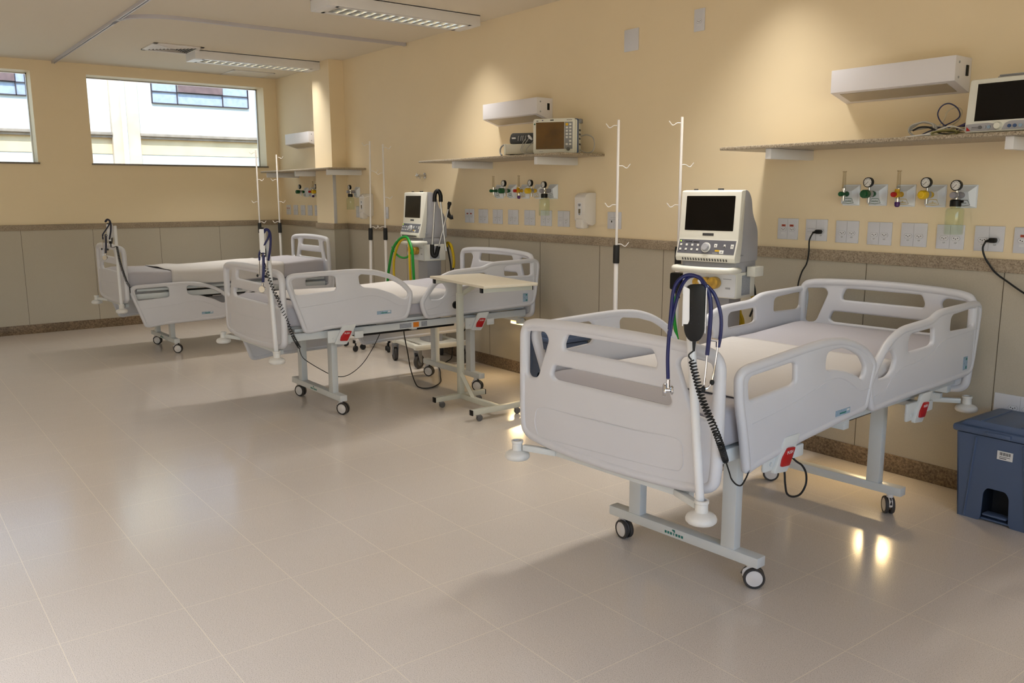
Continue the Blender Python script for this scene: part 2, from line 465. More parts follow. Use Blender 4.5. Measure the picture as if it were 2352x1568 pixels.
# column on the headwall
PX0, PX1, PY = -9.105, -8.675, -0.17
struct(MB().box(((PX0+PX1)/2, PY/2, HC/2), (PX1-PX0, -PY, HC)).build('wall_pillar', 'wall_paint'), 'square cream column on the headwall by the far bed', 'pillar')
struct(MB().box((PX1+.0015, -.152, 1.46), (.004, .036, .55), .001).build('trim_5', 'guard_metal'), 'thin metal corner guard on the column below the shelf', 'corner guard')
# dado, rails, baseboards: strips along each wall
def strip(name, d, z0, z1, m, joints=False, bev=0.0):
    r = MB(); bk = MB()
    r.use(m); bk.use(m)
    segs = [((XB, 0), (PX0, 0)), ((PX0, 0), (PX0, PY)), ((PX0, PY), (PX1, PY)), ((PX1, PY), (PX1, 0)), ((PX1, 0), (XF, 0))]
    for (a, b) in segs:
        if a[1] == b[1]:
            ex = d if a[1] != 0 else 0
            r.box(((a[0]+b[0])/2, a[1]-d/2, (z0+z1)/2), (abs(b[0]-a[0])+2*ex, d, z1-z0), bev)
        else:
            sx = -d/2 if a[0] == PX0 else d/2
            r.box((a[0]+sx, (a[1]+b[1])/2-d/2, (z0+z1)/2), (d, abs(b[1]-a[1])-d, z1-z0), bev)
    bk.box((XB+d/2, YL/2, (z0+z1)/2), (d, -YL, z1-z0), bev)
    if joints:
        r.use('dado_joint'); bk.use('dado_joint')
        for x in (0.3, -0.4, -1.1, -1.794, -2.5, -3.23, -3.976, -4.606, -5.3, -6.0, -6.7, -7.4, -8.1):
            r.box((x, -d-0.0003, (z0+z1)/2), (0.003, 0.002, z1-z0))
        for y in (-0.81, -1.512, -2.238, -2.95, -3.65, -4.35):
            bk.box((XB+d+0.0003, y, (z0+z1)/2), (0.002, 0.003, z1-z0))
    return r.build(name[0]), bk.build(name[1])
a, b = strip(('trim_1', 'trim_2'), 0.006, BH, RB, 'dado_laminate', True)
struct(a, 'taupe laminate panelling below the headwall rail', 'wall panelling'); struct(b, 'taupe laminate panelling below the end wall rail', 'wall panelling')
a, b = strip(('trim_3', 'trim_4'), 0.016, RB, RT, 'granite_rail', False, 0.002)
struct(a, 'granite chair rail along the headwall', 'rail'); struct(b, 'granite chair rail along the end wall', 'rail')
a, b = strip(('baseboard_right', 'baseboard_back'), 0.012, 0, BH, 'granite_base', False, 0.002)
struct(a, 'brown granite baseboard along the headwall', 'baseboard'); struct(b, 'brown granite baseboard along the end wall', 'baseboard')

# ------------------------------------------------------------------ outside
struct(MB().box((-14.2, -3, -0.6), (7.0, 24, 0.1)).build('ground', 'yard'), 'pale yard between the buildings', 'ground')
XA = -14.5
bd = thing('neighbour_building', 'sunlit white building with stained ledges seen through the windows', 'building', (XA, -2, -0.55))
def bpart(mb, name, m, parent=None):
    o = mb.build(name, m, parent or bd)
    if parent is None:
        o.location = (-XA, 2, 0.55)
    return o
bpart(MB().box((XA-0.15, -2, 4.0), (0.3, 18, 9.1)), 'facade_wall', 'facade')
bpart(MB().box((XA+0.05, -0.865, 4.0), (0.10, 0.41, 9.1), 0.01), 'pilaster', 'facade_pilaster')
bpart(MB().cyl((XA+0.16, -0.90, -0.55), (XA+0.16, -0.90, 6), 0.036), 'drain_pipe', 'facade_pipe')
for y0, y1 in ((-0.66, 5.0), (-9.0, -1.07)):
    bpart(MB().box((XA+0.06, (y0+y1)/2, 2.43), (0.12, y1-y0, 0.045), 0.006).box((XA+0.04, (y0+y1)/2, 2.39), (0.08, y1-y0, 0.04), 0.006), 'ledge', 'facade_ledge')
    bpart(MB().box((XA+0.004, (y0+y1)/2, 2.25), (0.012, y1-y0, 0.24)), 'stained_band', 'facade_stain')
def fwin(y0, y1, cuts, openings):
    f = MB(); z0, z1 = 2.93, 4.1
    ymid = (y0+y1)/2
    f.box((XA+0.01, ymid, z0+0.005), (0.05, y1-y0, 0.014)).box((XA+0.01, ymid, z1), (0.05, y1-y0, 0.03))
    for c in cuts: f.box((XA+0.01, c, (z0+z1)/2), (0.05, 0.014, z1-z0))
    for z in (3.115, 3.30, 3.5, 3.7, 3.9): f.box((XA+0.01, ymid, z), (0.05, y1-y0, 0.014))
    w = bpart(f, 'window', 'facade_metal')
    for c0, c1 in zip(cuts, cuts[1:]):
        op = (c0, c1) in openings
        m = MB(); m.use('facade_pane')
        m.box((XA+0.005, (c0+c1)/2, (z0+3.115)/2), (0.012, c1-c0-0.01, 3.115-z0-0.01))
        if op: m.use('facade_pane_open')
        m.box((XA+(0.06 if op else 0.005), (c0+c1)/2, (3.30+3.115)/2), (0.012, c1-c0-0.02, 0.17))
        m.use('facade_pane').box((XA+0.005, (c0+c1)/2, (3.30+z1)/2), (0.012, c1-c0-0.01, z1-3.31))
        m.build('pane', None, w)
fwin(-0.43, 1.12, [-0.43, -0.04, 0.69, 1.12], [(-0.04, 0.69)])
fwin(-3.75, -2.18, [-3.75, -3.03, -2.31, -2.18], [(-3.03, -2.31)])

# ------------------------------------------------------------------ ceiling fittings
def ceiling_light(x, y0, y1, label, power, col, spread, half=0.15, group=None):
    zc = HC; h = 0.085; t = thing('ceiling_light', label, 'ceiling light', (x, (y0+y1)/2, zc-h), group=group)
    L = y1-y0; w = 2*half
    b = MB()
    b.box((0, 0, h-0.004), (w, L, 0.008))
    for s in (-1, 1):
        b.box((s*(half-0.006), 0, h/2), (0.012, L, h), 0.002)
        b.box((0, s*(L/2-0.05), h/2), (w-0.02, 0.10, h), 0.002)
    b.box((0, 0, h-0.003), (w-0.006, L-0.006, 0.012))
    b.box((half-0.03, 0, 0.006), (0.05, L-0.15, 0.012)); b.box((-half+0.03, 0, 0.006), (0.05, L-0.15, 0.012))
    b.build('housing', 'white_paint', t)
    wi = w-0.11; li = L-0.21; n = 14
    lv = MB()
    for k in range(n+1):
        y = -li/2+li*k/n
        lv.prism([(-0.0015, 0.045), (-0.014, 0.0), (0.014, 0.0), (0.0015, 0.045)][::-1], -wi/2, wi/2, lambda a, bb, d, y=y: (d, y+a, 0.046-bb))
    for s in (-1, 0, 1):
        lv.box((s*wi/2, 0, 0.024), (0.004, li, 0.045))
    lv.build('louvre', 'louvre', t)
    for s in (-1, 1):
        MB().cyl((s*wi/4, -li/2, 0.062), (s*wi/4, li/2, 0.062), 0.008, seg=10).build('tube', 'tube_lamp', t)
    ld = bpy.data.lights.new('ceiling_lamp', 'AREA'); ld.shape = 'RECTANGLE'; ld.size = wi; ld.size_y = li; ld.energy = power; ld.color = col; ld.spread = math.radians(spread)
    lo = bpy.data.objects.new('lamp_glow', ld); COL.objects.link(lo); lo.parent = t; lo.location = (0, 0, -0.003)
    return t
WARM = (1.0, 0.955, 0.88); NEUT = (0.82, 0.89, 1.0)
P_MAIN = 13.5; P_SIDE = 40
ceiling_light(-9.03, -1.50, -0.17, 'louvred ceiling light near the column and far window', P_MAIN, WARM, 102)
ceiling_light(-6.02, -1.50, -0.17, 'louvred ceiling light at the top edge of the picture', P_MAIN, WARM, 102)
ceiling_light(-3.06, -1.50, -0.17, 'louvred ceiling light above the nearest bed', P_MAIN, WARM, 102)
for k, x in enumerate((-8.9, -5.6, -2.3, 0.8)):  # unseen fixtures added as cool fill for the aisle and foreground
    ceiling_light(x, -6.9, -5.5, 'added louvred fill light out of view across the aisle, number of bays from the end wall: %s' % ('first', 'second', 'third', 'fourth')[k], (24, 30, 74, 74)[k], NEUT, 120)

tr = MB()
def track(mb, pts):
    mb.tube(pts, 0.014, seg=4)
mb = MB()
for dx in (-0.011, 0.011): mb.box(((XB+XF)/2, -2.484+dx, HC-0.013), (XF-XB, 0.010, 0.026), 0.002)
mb.box(((XB+XF)/2, -2.484, HC-0.003), (XF-XB, 0.034, 0.006))
o = tag(mb.build('curtain_track', 'track_alu'), 'straight aluminium curtain track running along the aisle ceiling', 'curtain track')
pts = [(-7.86, -2.484)]
for k in range(13):
    a = PI/2*k/12; pts.append((-7.76+0.40*math.sin(a), -2.084-0.40*math.cos(a)))
pts += [(-7.355, -1.2), (-7.345, -0.02)]
mb = MB()
def offs(pts, d):
    out = []
    for i, p in enumerate(pts):
        a = Vector(pts[max(0, i-1)]); b = Vector(pts[min(len(pts)-1, i+1)]); t = (b-a).normalized()
        out.append((p[0]-t.y*d, p[1]+t.x*d))
    return out
for d, w2, z0, z1 in ((-0.011, 0.005, HC-0.026, HC), (0.011, 0.005, HC-0.026, HC), (0, 0.017, HC-0.006, HC)):
    A = offs(pts, d-w2); B = offs(pts, d+w2)
    for i in range(len(pts)-1):
        mb.prism([A[i], A[i+1], B[i+1], B[i]], z0, z1, lambda a, b, c: (a, b, c))
mb.box((-7.345, -0.012, HC-0.013), (0.05, 0.016, 0.03), 0.002)
tag(mb.build('curtain_track', 'track_alu'), 'curved aluminium curtain track turning from the aisle to the headwall', 'curtain track')

av = thing('air_vent', 'square louvred air vent in the ceiling beside the far light', 'air vent', (-8.93, -1.70, HC))
fr = MB(); S = 0.47
for s in (-1, 1):
    fr.box((s*(S/2-0.02), 0, -0.006), (0.04, S, 0.012), 0.003).box((0, s*(S/2-0.02), -0.006), (S, 0.04, 0.012), 0.003)
fr.build('frame', 'vent_white', av)
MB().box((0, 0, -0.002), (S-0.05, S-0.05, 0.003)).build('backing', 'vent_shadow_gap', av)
for q in range(4):
    sl = MB(); M = Matrix.Rotation(PI/2*q, 4, 'Z')
    for k in range(7):
        r0 = 0.195-0.027*k
        if r0 > 0.02: sl.box((0, r0, -0.008), (2*r0-0.012, 0.020, 0.002), mtx=M, rot=Matrix.Rotation(0.6, 3, 'X'))
    sl.build('slat', 'vent_white', av)
pn = thing('access_panel', 'flat white access panel in the ceiling near the window corner', 'ceiling panel', (-10.255, -0.46, HC))
fr = MB()
for s in (-1, 1): fr.box((s*0.22, 0, -0.004), (0.02, 0.5, 0.008), 0.002).box((0, s*0.24, -0.004), (0.46, 0.02, 0.008), 0.002)
fr.build('frame', 'vent_white', pn); MB().box((0, 0, -0.002), (0.42, 0.46, 0.004)).build('cover', 'ceiling_paint', pn)

# ------------------------------------------------------------------ headwall fittings
def reading_lamp(x0, x1, zb, zf, zt, label):
    xc = (x0+x1)/2; W = x1-x0; t = thing('bed_lamp', label, 'wall lamp', (xc, 0, zb), group='bed head lamps'); D = 0.158
    prof = [(0, 0), (-D, zf-zb), (-D, zt-zb), (0, zt-zb)]
    MB().prism([(p[0], p[1]) for p in prof], -W/2, W/2, lambda a, b, d: (d, a, b), 0.003).build('housing', 'lamp_white', t)
    a = Vector((0, 0, 0)); n = Vector((0, -(zf-zb), -D)).normalized(); sl = Vector((0, -D, zf-zb)).normalized(); ln = math.hypot(D, zf-zb)
    M = frame((0, 0, 0), (1, 0, 0), -sl)
    def q(u, v, h): return tuple(Vector((u, 0, 0))+sl*v+n*h)
    b = MB(); b.prism([(-W/2+0.045, 0.035), (W/2-0.045, 0.035), (W/2-0.045, ln-0.022), (-W/2+0.045, ln-0.022)], -0.001, 0.003, q)
    b.build('lens', 'lamp_lens', t)
    MB().box((W/2+0.002, -0.045, (zt-zb)*0.62), (0.008, 0.020, 0.05), 0.002).build('switch', 'black_plastic', t)
    sc = MB()
    for z in (0.32, 0.75): sc.cyl((W/2-0.001, -D+0.035, (zt-zb)*z+0.012), (W/2+0.002, -D+0.035, (zt-zb)*z+0.012), 0.006, seg=12)
    sc.build('screw', 'seam_grey', t)
    return t
reading_lamp(-2.685, -2.035, 1.974, 2.020, 2.136, 'white box wall lamp above the cable heap on the nearest shelf')
reading_lamp(-5.865, -5.160, 2.050, 2.100, 2.220, 'white box wall lamp above the monitor with the brown screen')
reading_lamp(-9.950, -9.280, 2.040, 2.086, 2.207, 'white box wall lamp left of the column above the far bed')

def shelf(name, x0, x1, zt, D, brs, label, notch=False):
    t = thing('granite_shelf', label, 'shelf', ((x0+x1)/2, 0, zt-0.018), group=None)
    ox = (x0+x1)/2
    b = MB()
    r = 0.012
    poly = [(x0, 0), (x0, -D), (x1, -D), (x1, 0)]
    if notch: poly = [(x0, 0), (x0, -D), (x1, -D), (x1, 0), (PX1+0.001, 0), (PX1+0.001, PY-0.001), (PX0-0.001, PY-0.001), (PX0-0.001, 0)]
    b.prism([(p[0]-ox, p[1]) for p in poly], 0, 0.018, lambda a, bb, c: (a, bb, c), 0.004)
    b.build('slab', 'granite_shelf', t)
    for x in brs:
        MB().box((x-ox, -(D-0.035)/2, -0.028), (0.036, D-0.035, 0.055), 0.002).build('bracket', 'white_paint', t)
    return t
shelf('a', -3.187, -1.22, 1.755, 0.43, (-2.885, -1.665), 'speckled granite shelf holding the cable heap and grey monitor')
shelf('b', -6.447, -4.574, 1.783, 0.43, (-5.96, -4.88), 'speckled granite shelf holding the monitor with the brown screen')
shelf('c', -10.09, -8.215, 1.774, 0.43, (-9.97, -9.15, -8.34), 'empty speckled granite shelf notched around the column', True)

# gas outlets
def gas_outlet(x, z, label, kind):
    t = thing('gas_outlet', label, 'gas outlet', (x, 0, z), group='gas outlets on the headwall')
    w, h = 0.050, 0.056
    tb = MB()
    b = [(-w, -0.002, -h), (w, -0.002, -h), (w, -0.002, h), (-w, -0.002, h)]
    # pyramidal plate: deep lower left, sloping right
    tb.box((0, -0.003, 0), (2*w, 0.006, 2*h), 0.002)
    tp = bmesh.new()
    A = [tp.verts.new(v) for v in ((-w, -0.005, -h+0.006), (w-0.004, -0.005, -h+0.004), (w-0.004, -0.005, h-0.004), (-w, -0.005, h-0.006))]
    B = [tp.verts.new(v) for v in ((-w+0.006, -0.030, -h+0.012), (w-0.020, -0.030, -h+0.010), (w-0.034, -0.030, h-0.034), (-w+0.006, -0.030, h-0.036))]
    tp.faces.new(B)
    for i in range(4): tp.faces.new((A[i], A[(i+1) % 4], B[(i+1) % 4], B[i]))
    bmesh.ops.recalc_face_normals(tp, faces=tp.faces)
    tb._add(tp)
    tb.build('plate', 'gas_plate', t, ang=20)
    c = {'o': 'line_green', 'a': 'line_yellow', 'v': 'line_grey'}[kind]
    sg = MB(); y = -0.0315
    sg.use(c); pts = [(-0.020, y, -0.018), (-0.034, y, -0.042), (0.0, y, -0.046), (0.030, y, -0.041), (0.016, y, -0.018)]
    sg.tube(pts, 0.0013, seg=5, closed=True)
    o = sg.build('gas_label', None, t)
    s = {'o': 'OXIG\u00caNIO', 'a': 'AR\nCOMPRIMIDO', 'v': 'V\u00c1CUO'}[kind]
    text('label_text', s, 0.0085 if kind != 'a' else 0.0066, c, frame((-0.002, y-0.0006, -0.033), (1, 0, 0), (0, 0, 1)), o)
    MB().lathe([(0, 0), (0.014, 0), (0.014, 0.010), (0.010, 0.014), (0, 0.014)], (-0.012, -0.028, 0.006), (0, -1, 0), 18).build('port', {'o': 'green_plastic', 'a': 'gold_yellow', 'v': 'grey_plastic'}[kind], t)
    return t
def gauge(mb_parent, c, r=0.026, n=(0, -1, 0)):
    c = Vector(c); n = Vector(n).normalized()
    MB().lathe([(0, -0.012), (r*0.8, -0.012), (r, -0.008), (r, 0.010), (r*0.86, 0.012), (r*0.86, 0.009), (0, 0.009)], c, n, 28).build('gauge_case', 'black_plastic', mb_parent)
    r_ = n.cross(Vector((0, 0, 1))).normalized(); M = frame(c+n*0.0095, -r_, (0, 0, 1))
    f = MB(); f.use('gauge_face').cyl(c+n*0.0085, c+n*0.0098, r*0.84, seg=24)
    f.use('hole_dark')
    for k in range(9):
        a = math.radians(-40+k*32.5); d = Vector((math.cos(a), math.sin(a), 0))
        f.box((d.x*r*0.66, d.y*r*0.66, 0.0008), (0.006*r/0.026, 0.0016, 0.0008), mtx=M, rot=Matrix.Rotation(a, 3, 'Z'))
    a = math.radians(225); f.box((math.cos(a)*r*0.2, math.sin(a)*r*0.2, 0.0012), (r*0.85, 0.0018, 0.0008), mtx=M, rot=Matrix.Rotation(a, 3, 'Z'))
    f.build('gauge_dial', None, mb_parent)
def flowmeter(x, z, label, kind):
    t = thing('flowmeter', label, 'flowmeter', (x-0.012, -0.042, z+0.006), group=None)
    g = kind == 'o'
    b = MB(); b.cyl((0, 0.002, 0), (0, -0.034, 0), 0.011, seg=16, bev=0.002)
    if not g: b.cyl((0, -0.012, 0), (0, -0.050, 0), 0.016, seg=18, bev=0.004).cyl((0, -0.03, 0.012), (0, -0.03, 0.028), 0.014, 0.011, seg=18)
    b.build('body', 'green_plastic' if g else 'gold_yellow', t)
    MB().lathe([(0, 0), (0.012, 0), (0.013, 0.004), (0.013, 0.02), (0.010, 0.024), (0, 0.024)], (0, -0.034 if g else -0.052, 0), (0, -1, 0), 16).build('knob', 'green_plastic' if g else 'red_plastic', t)
    c = MB(); c.cyl((0, -0.022, -0.022), (0, -0.022, 0.026), 0.009, seg=14).cyl((0, -0.022, 0.02), (0, -0.022, 0.03), 0.013, seg=14)
    if not g: c.cyl((0, -0.022, -0.045), (0, -0.022, 0.0), 0.009, seg=14)
    c.build('fitting', 'chrome', t)
    tb = MB(); tb.cyl((0, -0.022, 0.028), (0, -0.022, 0.118), 0.0105, 0.0085, seg=16).cyl((0, -0.022, 0.116), (0, -0.022, 0.122), 0.011, seg=16)
    tb.build('sight_tube', 'tube_glass', t)
    if not g: MB().lathe([(0, 0), (0.012, 0), (0.014, 0.004), (0.013, 0.02), (0.007, 0.026), (0, 0.026)], (0, -0.022, -0.038), (0, 0, -1), 16).build('nipple', 'purple_plastic', t)
    else: MB().cyl((0, -0.022, -0.036), (0, -0.022, -0.02), 0.005, seg=12).build('nipple', 'chrome', t)
def regulator(x, z, label, kind):
    t = thing('pressure_regulator', label, 'pressure regulator', (x-0.012, -0.042, z+0.006))
    g = kind == 'o'; m = 'green_plastic' if g else 'yellow_plastic'
    MB().cyl((0, 0.002, 0), (0, -0.022, 0), 0.017, seg=18, bev=0.003).build('collar', m, t)
    MB().cyl((0, -0.018, 0), (0, -0.05, 0), 0.019, seg=20, bev=0.003).cyl((0, -0.034, 0), (0, -0.034, -0.045), 0.008, seg=12).cyl((0, -0.034, 0), (0, -0.034, 0.04), 0.006, seg=12).build('valve_body', 'alu', t)
    MB().lathe([(0, 0), (0.021, 0), (0.023, 0.006), (0.023, 0.034), (0.018, 0.044), (0.012, 0.046), (0, 0.046)], (0, -0.05, 0), (0, -1, 0), 10).build('knob', m, t, ang=15)
    gauge(t, (0, -0.044, 0.060))
def suction(x, z, label):
    t = thing('suction_jar', label, 'suction jar', (x-0.012, -0.042, z+0.006))
    MB().cyl((0, 0.002, 0), (0, -0.03, 0), 0.016, seg=18, bev=0.003).cyl((0, -0.055, 0), (0, -0.085, 0), 0.016, seg=14, bev=0.003).build('coupling', 'grey_plastic', t)
    MB().cyl((0, -0.02, 0), (0, -0.06, 0), 0.010, seg=14).cyl((0, -0.046, -0.03), (0, -0.046, 0.03), 0.009, seg=14).build('stem', 'chrome', t)
    gauge(t, (0, -0.05, 0.047))
    MB().lathe([(0, 0.006), (0.020, 0.006), (0.026, 0), (0.026, -0.028), (0, -0.028)], (0, -0.046, -0.026), seg=22).cyl((0, -0.046, -0.03), (0.036, -0.046, -0.03), 0.006, seg=10).build('cap', 'black_plastic', t)
    MB().lathe([(.024, -.052), (.024, -.058), (.034, -.061), (.040, -.066), (.0425, -.074), (.0425, -.184), (.039, -.190), (0, -.190), (0, -.186), (.037, -.186), (.0395, -.182), (.0395, -.076), (.037, -.069), (.031, -.064), (.021, -.061), (.021, -.052)], (0, -.046, 0), seg=28).build('jar', 'jar_glass', t)

for x, z, k, lb in ((-2.617, 1.488, 'o', 'oxygen outlet plate behind the leftmost flowmeter of the nearest bay'), (-2.462, 1.488, 'o', 'oxygen outlet plate behind the green regulator of the nearest bay'),
                    (-2.310, 1.485, 'a', 'air outlet plate behind the red-knobbed flowmeter of the nearest bay'), (-2.153, 1.483, 'a', 'air outlet plate behind the yellow regulator of the nearest bay'),
                    (-2.002, 1.481, 'v', 'vacuum outlet plate behind the suction jar of the nearest bay'),
                    (-5.841, 1.519, 'o', 'oxygen outlet plate furthest left in the middle bay'), (-5.664, 1.519, 'o', 'oxygen outlet plate with green label, second from left in the middle bay'),
                    (-5.492, 1.518, 'a', 'air outlet plate third from left in the middle bay'), (-5.315, 1.517, 'a', 'air outlet plate behind the yellow fitting, fourth in the middle bay'),
                    (-5.140, 1.516, 'v', 'vacuum outlet plate behind the suction jar of the middle bay'),
                    (-9.74, 1.525, 'o', 'oxygen outlet plate left of the column, furthest left in the far bay'), (-9.58, 1.525, 'o', 'oxygen outlet plate left of the column, second in the far bay'), (-9.42, 1.525, 'a', 'air outlet plate left of the column, third in the far bay'),
                    (-8.421, 1.521, 'v', 'vacuum outlet plate right of the column in the far bay')):
    gas_outlet(x, z, lb, k)
flowmeter(-2.617, 1.488, 'green oxygen flowmeter with clear tube, leftmost in the nearest bay', 'o')
regulator(-2.462, 1.488, 'green oxygen regulator with round gauge in the nearest bay', 'o')
flowmeter(-2.310, 1.485, 'yellow air flowmeter with red knob and purple nipple in the nearest bay', 'a')
regulator(-2.153, 1.483, 'yellow air regulator with round gauge in the nearest bay', 'a')
suction(-2.002, 1.481, 'glass suction jar with black cap and gauge in the nearest bay')
flowmeter(-5.841, 1.519, 'green oxygen flowmeter with clear tube, leftmost in the middle bay', 'o')
regulator(-5.664, 1.519, 'green oxygen regulator with round gauge in the middle bay', 'o')
flowmeter(-5.492, 1.518, 'yellow air flowmeter with purple nipple in the middle bay', 'a')
regulator(-5.315, 1.517, 'yellow air regulator with round gauge in the middle bay', 'a')
suction(-5.140, 1.516, 'glass suction jar above the sockets of the middle bay')
regulator(-9.74, 1.525, 'green oxygen regulator left of the column in the far bay', 'o')
flowmeter(-9.42, 1.525, 'yellow air flowmeter left of the column in the far bay', 'a')
regulator(-9.29, 1.525, 'yellow air regulator half hidden by the column', 'a')
gas_outlet(-9.29, 1.525, 'air outlet plate half hidden by the column', 'a')
suction(-8.421, 1.521, 'glass suction jar right of the column in the far bay')

# sockets
def socket(x, z, label, kind='two', w=0.137, h=0.121, y=0.0, name='wall_socket', group='sockets along the headwall'):
    t = thing(name, label, 'wall socket', (x, y, z), group=group)
    b = MB(); b.use('socket_white').box((0, -0.004, 0), (w, 0.008, h), 0.0025)
    b.use('seam_grey')
    if w > 0.1: b.box((0, -0.0081, 0), (0.0012, 0.001, h-0.006))
    b.build('plate', None, t)
    def outlet(cx, cz):
        o = MB(); hx = [(-0.021, 0), (-0.015, 0.010), (0.015, 0.010), (0.021, 0), (0.015, -0.010), (-0.015, -0.010)]
        o.use('seam_grey').prism([(a*1.08, b2*1.1) for a, b2 in hx], -0.0085, -0.0078, lambda a, b2, d: (cx+a, d, cz+b2))
        o.use('socket_insert').prism(hx, -0.0092, -0.0082, lambda a, b2, d: (cx+a, d, cz+b2))
        o.use('hole_dark')
        for px, pz in ((-0.0095, 0.001), (0, -0.0035), (0.0095, 0.001)): o.cyl((cx+px, -0.0085, cz+pz), (cx+px, -0.0096, cz+pz), 0.0025, seg=10)
        o.build('outlet', None, t)
    def slip(cx, cz, m='white_mark', s=None):
        o = MB().box((cx, -0.0084, cz), (0.026, 0.001, 0.012)).build('voltage_label', m, t)
        if s: text('label_text', s, 0.0095, 'hole_dark', frame((cx, -0.0092, cz), (1, 0, 0), (0, 0, 1)), o, ext=0.0002)
    if kind == 'two':
        for s in (-1, 1): outlet(s*0.029, -0.006); slip(s*0.029, -0.029, 'socket_insert', '127')
    elif kind == 'red':
        for s in (-1, 1): outlet(s*0.029, -0.001); slip(s*0.027, 0.020, 'red_sign', '220'); slip(s*0.029, -0.025, 'socket_insert')
    elif kind == 'one':
        outlet(0.031, -0.008); slip(0.031, -0.03, 'socket_insert', '127')
        MB().use('seam_grey').box((-0.031, -0.0083, 0.008), (0.05, 0.001, 0.0014)).box((-0.031, -0.0083, -0.010), (0.05, 0.001, 0.0014)).build('blank_slot', None, t)
        slip(-0.031, -0.03, 'socket_insert')
    elif kind == 'single':
        outlet(0, -0.008); slip(0, -0.03, 'socket_insert')
    elif kind == 'low':
        for s in (-1, 1): outlet(s*0.031, 0.004)
    elif kind == 'data':
        o = MB().use('hole_dark')
        for s in (-1, 1): o.box((s*0.024, -0.0085, -0.008), (0.009, 0.002, 0.014))
        o.use('seam_grey').box((0, -0.0083, 0.006), (0.10, 0.001, 0.002)).box((0, -0.0083, 0.02), (0.07, 0.001, 0.002))
        o.build('data_port', None, t)
    return t
S1 = [(-3.009, 1.293, 'red', 'double socket with red voltage labels beside the nearest ventilator'), (-2.820, 1.292, 'one', 'socket with a black plug, second from left in the nearest bay'), (-2.629, 1.288, 'two', 'double socket under the green flowmeter of the nearest bay'),
      (-2.440, 1.285, 'two', 'double socket under the green regulator of the nearest bay'), (-2.252, 1.285, 'two', 'double socket under the red-knobbed flowmeter of the nearest bay'), (-2.066, 1.281, 'two', 'double socket partly behind the nearest suction jar'),
      (-1.880, 1.280, 'two', 'double socket with a black plug right of the nearest suction jar'), (-1.700, 1.278, 'red', 'double socket with red voltage labels cut by the right picture edge')]
for x, z, k, lb in S1: socket(x, z, lb, k)
S2 = [(-6.296, 'red', 'double socket with red labels right of the far ventilator'), (-6.086, 'two', 'double socket second from left in the middle bay'), (-5.874, 'two', 'double socket third from left in the middle bay'), (-5.658, 'two', 'double socket fourth from left in the middle bay'),
      (-5.438, 'two', 'double socket fifth from left, left of the middle suction jar'), (-5.228, 'two', 'double socket partly behind the middle suction jar'), (-5.018, 'one', 'single socket with blank slot between suction jar and soap dispenser'),
      (-4.808, 'red', 'double socket half hidden by the nearer soap dispenser'), (-4.460, 'data', 'network outlet plate behind the drip stand right of the soap dispenser')]
for x, k, lb in S2: socket(x, 1.309, lb, k)
for x, k, w, lb in ((-10.308, 'red', 0.125, 'double socket nearest the window corner in the far bay'), (-10.088, 'two', 0.125, 'double socket second from the window corner'), (-9.872, 'two', 0.125, 'double socket third from the window corner'), (-9.666, 'two', 0.125, 'double socket fourth from the window corner'), (-9.468, 'two', 0.125, 'double socket fifth from the window corner, left of the column'),
                    (-8.403, 'one', 0.132, 'socket under the suction jar right of the column'), (-7.80, 'single', 0.082, 'narrow socket right of the farther soap dispenser')):
    socket(x, 1.312, lb, k, w)
socket(-3.730, 2.571, 'narrow single socket high on the headwall', 'single', 0.085, 0.135)
t = thing('blank_plate', 'blank square cover plate high on the headwall', 'cover plate', (-4.324, 0, 2.532))
MB().box((0, -0.004, 0), (0.135, 0.008, 0.145), 0.0025).build('plate', 'socket_white', t)
socket(-1.665, 0.475, 'low double socket on the panelling behind the blue bin', 'low', 0.24, 0.13, y=-0.006)

# soap dispensers
def dispenser(x, label):
    t = thing('soap_dispenser', label, 'soap dispenser', (x, 0, 1.245), group=None)
    prof = fillet([(0, 0.035), (0, 0.262), (-0.078, 0.262, 0.03), (-0.112, 0.235, 0.03), (-0.112, 0.060), (-0.060, 0.030), (-0.03, 0.020)], 0.012, 4)
    MB().prism(prof, -0.058, 0.058, lambda a, b, d: (d, a, b), 0.006).build('body', 'dispenser_white', t)
    MB().prism(fillet([(-0.06, 0.004), (-0.108, 0.0), (-0.120, 0.012), (-0.118, 0.075), (-0.06, 0.07)], 0.012, 4), -0.036, 0.036, lambda a, b, d: (d, a, b), 0.006).build('push_lever', 'dispenser_white', t)
    MB().prism(fillet([(-0.022, 0.10), (0.022, 0.10), (0.022, 0.19), (-0.022, 0.19)], 0.012), 0.109, 0.1135, lambda a, b, d: (a, -d, b)).build('front_insert', 'socket_insert', t)
    MB().box((0, -0.1138, 0.128), (0.022, 0.002, 0.034), 0.004).build('level_window', 'dispenser_window', t)
    m = MB()
    for k, w in enumerate((0.026, 0.022)): m.box((0, -0.1138, 0.178-0.010*k), (w, 0.001, 0.005))
    m.box((0, -0.1138, 0.105), (0.018, 0.001, 0.005)); m.build('printed_label', 'hole_dark', t)
dispenser(-4.716, 'white soap dispenser with level window right of the middle suction jar')
dispenser(-8.135, 'white soap dispenser right of the column, behind two drip stands')

t = thing('wall_tap', 'small chrome tap on the headwall above the far ventilator', 'tap', (-7.043, 0, 1.672))
MB().lathe([(0, 0), (0.028, 0), (0.028, 0.004), (0.012, 0.010), (0.010, 0.05), (0.013, 0.052), (0.013, 0.075), (0, 0.078)], (0, 0, 0), (0, -1, 0), 20).build('valve_body', 'chrome', t)
MB().cyl((0, -0.055, 0.002), (0, -0.060, -0.028), 0.008, seg=12).build('spout', 'chrome', t)
MB().box((0, -0.088, 0), (0.012, 0.010, 0.05), 0.004).box((0, -0.088, 0), (0.05, 0.010, 0.012), 0.004).cyl((0, -0.07, 0), (0, -0.09, 0), 0.006, seg=12).build('handle', 'chrome', t)

